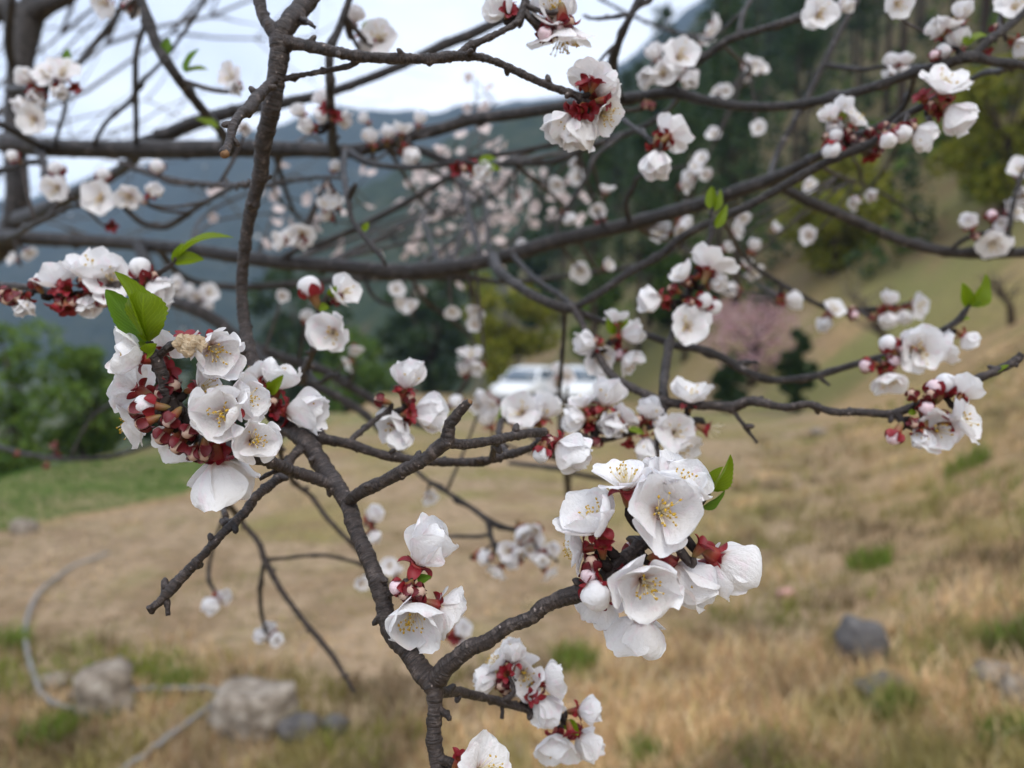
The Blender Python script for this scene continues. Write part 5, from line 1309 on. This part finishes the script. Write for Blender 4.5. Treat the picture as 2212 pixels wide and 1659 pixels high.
C_(.64, (702, 230, 32, -.2, .2, .9, 'x'), (726, 247, 34, .5, .2, .7, 'x'))
C_(.83, (800, 297, 48, -.2, .9, .2, 'd'), (837, 287, 46, .1, .9, .2, 'd'), (870, 277, 46, .2, .9, .3, 'c'), (906, 257, 38, .2, .8, .4, 'd'), (786, 257, 28), (885, 334, 56, .6, -.65, .2, 'd'))
C_(.65, (1038, 370, 62, .62, -.35, .5, 'd'))
C_(.65, (986, 367, 34, -.3, -.3, .8, 'x'), (1002, 362, 32, .2, -.5, .7, 'r'), (1020, 355, 34, .4, .1, .8, 'x'))
C_(.80, (723, 360, 34), (713, 413, 38), (704, 442, 44), (725, 440, 40), (706, 465, 30), (650, 503, 50), (604, 520, 44), (630, 512, 38))
C_(.80, (706, 400, 22, -.2, .3, .8, 'r'), (650, 520, 26, .1, -.5, .8, 'x'))
# left clusters
C_(.72, (226, 8, 52), (287, 8, 44), (53, 167, 54, -.5, .5, .6, 'd'), (103, 163, 52, .0, .4, .9, 'o'), (134, 157, 62, .3, .5, .7, 'o'), (80, 212, 54, .1, -.6, .7, 'd'), (48, 228, 52, -.5, -.4, .7, 'd'), (73, 257, 56, .1, -.3, .95, 'o'), (127, 197, 46, .5, -.5, .6, 'd'))
C_(.72, (67, 200, 30, -.1, -.5, .8, 'x'), (275, 6, 28, .1, .4, .8, 'x'), (165, 190, 26, .8, -.2, .4, 'x'), (90, 155, 26, -.2, .5, .8, 'r'))
C_(.68, (500, 168, 54, -.4, .1, .8, 'o'), (510, 190, 46, .2, -.5, .7, 'd'), (527, 278, 40, .3, -.3, .8, 'd'))
C_(.74, (123, 407, 54, -.1, -.4, .85, 'o'), (216, 428, 66, .0, -.1, .98, 'o'), (280, 427, 58, .35, -.4, .75, 'c'), (333, 412, 48, .6, .3, .6, 'd'))
C_(.80, (123, 366, 30, -.1, .6, .6, 'b'), (223, 378, 28, .2, .5, .7, 'b'), (340, 360, 28, .2, .2, .9, 'b'), (240, 490, 28, .3, -.4, .7, 'x'), (28, 338, 24, -.2, .3, .8, 'b'), (310, 436, 26, .3, -.6, .6, 'r'))
C_(.445, (127, 597, 98, -.25, .85, .35, 'c'), (196, 580, 112, .05, .85, .35, 'c'), (236, 604, 92, .2, .3, .8, 'o'), (341, 624, 84, .82, -.35, .1, 'd'), (190, 657, 66, .1, -.8, .3, 'd'), (52, 662, 62, .1, -.7, .5, 'd'), (338, 660, 56, .3, -.6, -.3, 'd'))
C_(.44, (73, 608, 36, -.4, .8, .4, 'r'), (117, 618, 40, -.3, .4, .8, 'x'), (140, 618, 40, .1, .3, .9, 'x'), (197, 613, 40, .1, .3, .9, 'x'), (178, 605, 36, -.1, .5, .8, 'r'), (303, 580, 42, -.1, .8, .5, 'b'), (334, 594, 36, .4, .6, .5, 'r'), (117, 672, 44, -.3, -.8, .3, 'x'), (146, 677, 44, .2, -.8, .3, 'x'), (158, 655, 36, .0, -.6, .7, 'r'), (223, 656, 40, .2, -.8, .3, 'r'), (13, 650, 40, -.2, -.7, .5, 'r'), (36, 645, 38, .2, -.5, .7, 'r'), (8, 632, 36, -.4, -.2, .8, 'r'), (130, 655, 36, -.1, -.7, .6, 'r'))
C_(1.05, (377, 626, 38), (410, 630, 44), (450, 633, 38), (447, 660, 38), (425, 645, 34), (63, 545, 30), (385, 612, 30), (30, 560, 28))
# lower clusters
C_(.82, (1043, 1203, 46), (1076, 1230, 46), (1098, 1190, 48), (1129, 1147, 48), (1157, 1147, 48), (1146, 1185, 52), (1170, 1205, 46), (1193, 1187, 46), (1119, 1195, 42), (1184, 1238, 38), (1140, 1160, 42), (1110, 1215, 40))
C_(.82, (1060, 1205, 24, -.2, .0, .9, 'r'), (1125, 1170, 24, .0, .2, .9, 'r'))
C_(.76, (806, 1112, 52, .5, .6, .4, 'd'), (808, 1158, 42, .4, -.6, .5, 'd'), (996, 1360, 54, .6, .4, .5, 'd'), (1000, 1392, 38, .3, -.7, .4, 'd'))
C_(.76, (798, 1130, 34, .1, -.2, .9, 'r'), (977, 1383, 32, -.4, -.3, .8, 'x'))
C_(1.22, (115, 965, 20, .0, -.6, .6, 'r'), (122, 985, 20, .2, -.6, .6, 'x'), (36, 985, 18, .0, -.9, .3, 'x'), (100, 1010, 18, .0, -.9, .3, 'r'))
C_(.87, (580, 1362, 48, .2, .6, .6, 'd'), (565, 1372, 42, -.6, -.2, .6, 'd'), (596, 1378, 42, .5, -.4, .6, 'd'), (458, 1305, 52, -.3, -.5, .7, 'd'), (482, 1290, 44, .6, .3, .4, 'd'))
C_(.88, (780, 1260, 30), (853, 1236, 30), (840, 1222, 28), (926, 1073, 28))
C_(.95, (1015, 770, 50, .0, .8, .4, 'o'), (1003, 798, 42), (1033, 793, 42), (1030, 670, 36), (1026, 702, 38), (976, 673, 26), (753, 783, 32), (766, 753, 32), (610, 640, 30), (663, 683, 40), (873, 656, 38), (888, 662, 30), (856, 626, 30))
C_(.85, (986, 868, 42, -.2, .4, .8, 'b'), (1043, 858, 46), (1053, 904, 54, -.3, .8, .3, 'd'), (1066, 873, 40), (1209, 800, 44, .1, .9, .0, 'd'), (1225, 815, 36), (1203, 830, 36), (1030, 880, 34))

nf = 0
frng = random.Random(23)
for d, fl in CL:
    for t_ in fl:
        u, v_, s = t_[:3]
        if len(t_) > 3: fx, fy, fz, kind = t_[3:]
        else:
            fx, fy, fz = frng.uniform(-.8, .8), frng.uniform(-.8, .6), frng.uniform(.1, 1); kind = frng.choice('oodc')
        dd = d * (1 + frng.uniform(-.006, .006))
        if kind in 'bgrx': diam = min(.0155, max(.008, s * dd / FU * (1.05 if kind in 'bg' else .86)))
        else: diam = min(.0325, max(.019, s * dd / FU * (1.12 if kind == 'd' else 1.06)))
        flower(u, v_, dd, diam, fx, fy, fz, kind); nf += 1
far_att = [s for s in stats if s[0] > .035]
print('FLOWERS', nf, 'far stalks', len(far_att), 'max', max(s[0] for s in stats))

# the wilted brown blossom beside the leaf shoot
for (u, v_, sz) in ((395, 741, 36), (425, 742, 34), (408, 758, 26)):
    rg = random.Random(u)
    vv = []; ff = []; n_, m_ = 10, 14
    c = P(u, v_, .302) - TB; r = sz * .5 / FU * .302
    for i in range(n_ + 1):
        a = math.pi * i / n_
        for j in range(m_):
            b = 2 * math.pi * j / m_
            k = 1 + .30 * math.sin(3 * b + 2 * a + u) * math.sin(a) + .16 * math.sin(7 * b - 3 * a) + .12 * rg.uniform(-1, 1)
            vv.append(c + Vector((math.sin(a) * math.cos(b), math.sin(a) * math.sin(b) * .8, math.cos(a))) * r * k)
    ff = [(i * m_ + j, i * m_ + (j + 1) % m_, (i + 1) * m_ + (j + 1) % m_, (i + 1) * m_ + j) for i in range(n_) for j in range(m_)]
    o = obj('withered_petals', mesh('withered_petals', vv, ff, [M['petal_dry']], None, False, [(rg.random(), rg.uniform(.2, 1)) for _ in vv]), tree)
    o['label'] = 'crumpled tan withered petals'

# leaves: base (u,v), tip (u,v), depth base/tip, width in units, facing normal in camera terms, fold, curl
def leaf(bu, bv, tu, tv, db, dt, w, nrm, fold=.5, curl=.0, mt='leaf', roundness=.5, serr=True):
    b = P(bu, bv, db) - TB; t_ = P(tu, tv, dt) - TB
    ax = t_ - b; Ln = ax.length; a = ax.normalized()
    n = F(*nrm); n = (n - a * n.dot(a)).normalized(); s = a.cross(n)
    W = w * .5 / FU * db; N, Mm = 22, 9
    vv = []; uv = []
    for i in range(N):
        q = i / (N - 1)
        if roundness == 'blunt': wd = W * math.sin(math.pi * min(1, q ** 1.15 * .5 / .62)) ** .7 if q < .62 else W * math.sqrt(max(0, 1 - ((q - .62) / .38 * .93) ** 2))
        else: wd = W * (math.sin(math.pi * q ** (.55 + .35 * (1 - roundness))) ** (.75)) * (1 if q < .999 else 0) + W * .04
        if serr: wd *= 1 + (.06 if i % 2 else -.02)
        for j in range(Mm):
            x = -1 + 2 * j / (Mm - 1)
            h = fold * abs(x) ** 1.3 * wd - .1 * wd * math.sin(q * 9 + x * 2) * abs(x)
            vv.append(b + a * (Ln * q) + s * (x * wd * (1 - .25 * fold * fold)) + n * (h + curl * Ln * math.sin(math.pi * q) - curl * .4 * Ln * q * q))
            uv.append((j / (Mm - 1), q))
    ff = [(i * Mm + j, i * Mm + j + 1, (i + 1) * Mm + j + 1, (i + 1) * Mm + j) for i in range(N - 1) for j in range(Mm - 1)]
    obj('leaf', mesh('leaf', vv, ff, [M[mt]], None, True, uv), tree)
# shoot at the tip of the left branch
leaf(322, 738, 251, 586, .310, .300, 74, (.75, .25, .6), .9, .10, 'leaf', .6)
leaf(320, 742, 228, 626, .312, .306, 66, (.35, .35, .85), .55, -.03, 'leaf_dark', .5)
leaf(322, 738, 308, 634, .306, .297, 92, (.05, -.15, -.98), .30, -.10, 'leaf', 'blunt')
leaf(326, 736, 364, 674, .309, .304, 34, (-.5, .3, .8), .6, .02, 'leaf_dark', .5)
leaf(318, 744, 288, 752, .308, .304, 18, (.2, .8, .5), .5, .05, 'leaf', .6)
leaf(316, 738, 296, 722, .306, .303, 14, (.2, .6, .7), .5, .05, 'leaf', .6)
leaf(318, 764, 341, 742, .302, .298, 36, (.3, .2, .9), .9, -.12, 'leaf', .95)
# right sharp cluster
leaf(1534, 1060, 1578, 982, .306, .300, 46, (.55, -.1, .8), .85, .03, 'leaf', .6)
leaf(1533, 1062, 1562, 1008, .309, .306, 34, (-.75, .3, .55), .8, .03, 'leaf', .6)
leaf(1514, 1096, 1566, 1060, .307, .305, 34, (.5, -.5, .7), .5, .04, 'leaf_dark', .7)
leaf(1538, 1062, 1573, 1054, .306, .305, 12, (.1, .9, .3), .4, .03, 'leaf', .5)
leaf(1534, 1055, 1536, 1040, .306, .305, 10, (.6, .1, .7), .4, .03, 'leaf', .5)
# others
leaf(384, 556, 502, 508, .44, .44, 40, (-.2, .8, .5), .5, .12, 'leaf', .6)
leaf(380, 566, 440, 560, .44, .44, 34, (.1, .3, .9), .5, .10, 'leaf', .6)
leaf(378, 570, 395, 525, .44, .44, 26, (.5, .1, .8), .5, .1, 'leaf', .6)
leaf(1540, 452, 1538, 402, .56, .56, 28, (-.5, .1, .8), .7, .03, 'leaf', .6)
leaf(1541, 455, 1556, 408, .56, .56, 22, (.5, .1, .8), .7, .03, 'leaf', .6)
leaf(1543, 492, 1570, 442, .56, .56, 24, (.4, .3, .8), .6, .04, 'leaf', .7)
leaf(2094, 662, 2130, 592, .55, .545, 52, (.4, .0, .85), .65, .03, 'leaf', .7)
leaf(2093, 662, 2079, 611, .55, .545, 28, (-.3, .1, .9), .5, .03, 'leaf', .6)
leaf(2095, 660, 2128, 640, .552, .55, 22, (.2, .6, .6), .5, .03, 'leaf_dark', .6)
leaf(2075, 692, 2096, 688, .55, .55, 16, (.1, .7, .6), .5, .03, 'leaf', .6)
leaf(1325, 724, 1356, 684, .58, .58, 28, (.4, .2, .85), .5, .03, 'leaf', .6)
leaf(1324, 722, 1312, 686, .58, .58, 18, (-.3, .2, .9), .5, .03, 'leaf', .6)
leaf(582, 850, 612, 810, .395, .39, 26, (.3, .2, .9), .6, .03, 'leaf', .6)
leaf(580, 848, 583, 822, .396, .392, 16, (-.2, .2, .9), .6, .03, 'leaf', .6)
leaf(712, 640, 728, 618, .498, .495, 20, (.3, .2, .9), .6, .03, 'leaf', .6)
leaf(708, 660, 690, 672, .498, .495, 20, (.1, .3, .9), .6, .03, 'leaf', .6)
leaf(1036, 352, 1072, 342, .65, .65, 24, (.0, .5, .8), .6, .05, 'leaf', .6)
leaf(1036, 360, 1082, 368, .65, .65, 22, (.0, .4, .9), .6, .05, 'leaf', .6)
leaf(402, 158, 430, 104, .70, .70, 30, (-.5, .2, .8), .5, .05, 'leaf_dark', .6)
leaf(404, 156, 450, 150, .70, .70, 22, (.1, .6, .7), .5, .05, 'leaf', .6)
leaf(358, 118, 364, 82, .70, .70, 22, (.3, .2, .9), .5, .05, 'leaf_dark', .6)
leaf(146, 142, 146, 104, .74, .74, 18, (.3, .2, .9), .5, .05, 'leaf_dark', .6)
leaf(470, 278, 422, 256, .72, .72, 24, (.2, .6, .7), .5, .05, 'leaf', .6)
leaf(786, 72, 794, 44, .63, .63, 18, (.3, .1, .9), .5, .05, 'leaf', .6)
leaf(1080, 912, 1086, 868, .57, .57, 16, (.3, .1, .9), .5, .05, 'leaf', .6)
leaf(1358, 928, 1392, 938, .49, .49, 18, (.1, .6, .7), .5, .05, 'leaf', .6)
leaf(2096, 90, 2134, 76, .555, .555, 26, (.0, .7, .7), .5, .08, 'leaf', .6)
leaf(2090, 98, 2086, 76, .555, .555, 24, (-.2, .2, .9), .5, .05, 'leaf', .6)
leaf(1985, 226, 2002, 212, .52, .52, 18, (.1, .5, .8), .5, .05, 'leaf', .6)
leaf(1815, 258, 1826, 240, .56, .56, 16, (.1, .3, .9), .5, .05, 'leaf', .6)
leaf(1222, 1560, 1250, 1588, .405, .40, 28, (.3, .3, .9), .5, .05, 'leaf', .6)
leaf(902, 1254, 932, 1246, .332, .330, 22, (.1, .4, .9), .5, .05, 'leaf_dark', .7)
leaf(1905, 772, 1912, 782, .55, .55, 14, (.1, .3, .9), .5, .05, 'leaf', .6)
leaf(1962, 893, 1980, 890, .44, .44, 14, (.1, .3, .9), .5, .05, 'leaf', .6)
leaf(2152, 806, 2180, 788, .436, .434, 14, (-.1, .8, .5), .5, .05, 'leaf', .6)
leaf(786, 500, 796, 480, .58, .58, 16, (.1, .3, .9), .5, .05, 'leaf', .6)

# ------------------------------------------------------------------ a second tree behind: fine twigs and small blossom
T2B = Vector((-6.2, 4.6, float(H(-6.2, 4.6)) - .05))
tree2 = empty('apricot_tree', T2B)
tag(tree2, 'apricot tree further back with a haze of thin twigs and tiny pale blossoms', 'apricot tree')
r2 = random.Random(77)
twig = MB(); ends = []
def grow(p, d, ln, w, lev):
    ps = [p.copy()]; q = p.copy()
    for k in range(5):
        q = q + d * ln / 5; d = (d + Vector((r2.uniform(-.22, .22), r2.uniform(-.22, .22), r2.uniform(-.12, .2)))).normalized(); ps.append(q.copy())
        if lev >= 2: ends.append((q.copy(), d.copy()))
        if lev < 3 and k > 0 and r2.random() < .62:
            for _ in range(2 if lev < 2 else 1):
                nd = (d + Vector((r2.uniform(-1, 1), r2.uniform(-1, 1), r2.uniform(-.9, .9))) * 1.5).normalized()
                grow(q.copy(), nd, ln * r2.uniform(.38, .6), w * .5, lev + 1)
    v, f = tube([x - T2B for x in ps], [w * (1 - .14 * k) for k in range(6)], 5 if lev else 8); twig.add(v, f)
head = T2B + Vector((.2, .1, 1.5))
for (u, v_, d) in ((70, 120, 4.4), (300, 180, 4.6), (150, 330, 4.0), (440, -40, 4.8)):
    tgt = P(u, v_, d); st = head + (tgt - head) * .35; dd = (tgt - st)
    v, f = tube([head - T2B, head.lerp(st, .5) + Vector((0, 0, .08)) - T2B, st - T2B], [.05, .04, .03], 8); twig.add(v, f)
    grow(st, dd.normalized(), dd.length * 1.12, .022, 0)
v, f = tube([Vector((0, 0, -.15)), Vector((.05, 0, .7)), head - T2B], [.13, .09, .06], 10)
obj('trunk', mesh('trunk', v, f, [M['bark_far']]), tree2)
o = obj('twigs', twig.mesh('twigs', [M['twig']]), tree2); o['kind'] = 'stuff'
def tiny_bloom(pts, rg, name, par, org, mt='petal', k_=1.0):
    me_v = []; me_f = []
    for (p, n) in pts:
        s = rg.uniform(.0125, .018) * k_; n = Vector((rg.uniform(-1, 1), rg.uniform(-1, .4), rg.uniform(-.6, 1))).normalized()
        x = n.orthogonal().normalized(); y = n.cross(x); c = p - org + n * .008
        o_ = len(me_v); me_v.append(c - n * s * .25)
        for k in range(10):
            a = k * .6283; rr = s if k % 2 == 0 else s * .78
            me_v.append(c + (x * math.cos(a) + y * math.sin(a)) * rr + n * s * .35 * (1 if k % 2 == 0 else .7))
        me_f += [(o_, o_ + 1 + k, o_ + 1 + (k + 1) % 10) for k in range(10)]
    o_ = obj(name, mesh(name, me_v, me_f, [M[mt]], None, True, [(.5, .8)] * len(me_v)), par)
    o_['kind'] = 'stuff'
tiny_bloom([e for e in ends if r2.random() < .05], r2, 'blossoms', tree2, T2B)
# far sprays of the same flowering tree: thin twigs with small blossom behind the main limbs
sp = MB(); pts = []
for (u0, v0, d0, u1, v1, d1, nb) in ((640, 560, 1.1, 1110, 380, 1.9, 16), (700, 570, 1.05, 1090, 470, 1.8, 14), (900, 585, 1.0, 1120, 420, 1.9, 12), (820, 310, .9, 1060, 440, 1.9, 14), (960, 580, .97, 900, 380, 1.8, 10), (600, 330, .95, 760, 470, 1.6, 6), (1100, 350, .9, 1180, 440, 1.7, 8), (1050, 560, .95, 1000, 200, 1.7, 8), (420, 540, 1.1, 600, 440, 1.7, 7), (880, 585, 1.0, 1000, 500, 1.7, 8)):
    for b in range(3):
        a = P(u0 + r2.uniform(-15, 15), v0 + r2.uniform(-5, 5), d0) - TB; e = P(u1 + r2.uniform(-90, 90), v1 + r2.uniform(-60, 60), d1 * r2.uniform(.85, 1.2)) - TB
        m1 = a.lerp(e, .35) + Vector((r2.uniform(-.05, .05), 0, r2.uniform(-.05, .06))); m2 = a.lerp(e, .7) + Vector((r2.uniform(-.05, .05), 0, r2.uniform(-.05, .06)))
        ps = [Vector(x) for x in catmull([tuple(a), tuple(m1), tuple(m2), tuple(e)], 7)]
        v, f = tube(ps, [.0034 - .0024 * k / (len(ps) - 1) for k in range(len(ps))], 6); sp.add(v, f)
        for k in range(nb // 2 + 2):
            q = ps[r2.randrange(7, len(ps))]
            c = q + Vector((r2.uniform(-.05, .05), r2.uniform(-.04, .04), r2.uniform(-.05, .05)))
            v, f = tube([q, q.lerp(c, .5) + Vector((0, 0, .004)), c], [.0014, .0011, .0009], 5); sp.add(v, f)
            for _ in range(r2.choice((0, 1, 1, 2))): pts.append((c + Vector((r2.uniform(-.012, .012), r2.uniform(-.012, .012), r2.uniform(-.012, .012))), None))
o = obj('back_twigs', sp.mesh('back_twigs', [M['bark_far']]), tree); o['kind'] = 'stuff'
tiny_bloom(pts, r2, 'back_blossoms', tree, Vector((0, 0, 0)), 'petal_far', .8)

# ------------------------------------------------------------------ air
t = NT('haze_air')
pv = t.n('ShaderNodeVolumePrincipled', {'Color': (.50, .68, 1.0, 1), 'Density': .00042, 'Anisotropy': .1})
t.t.links.new(pv.outputs[0], t.out.inputs['Volume'])
hx, hy0, hy1, hz0, hz1 = 1260, -60, 1240, -45, 720
hv = [(x, y, z) for z in (hz0, hz1) for y in (hy0, hy1) for x in (-hx, hx)]
hz = obj('haze', mesh('haze', hv, [(0, 2, 3, 1), (4, 5, 7, 6), (0, 1, 5, 4), (2, 6, 7, 3), (0, 4, 6, 2), (1, 3, 7, 5)], [t.m], None, False))
tag(hz, 'thin pale haze in the valley air', 'haze', kind='stuff')
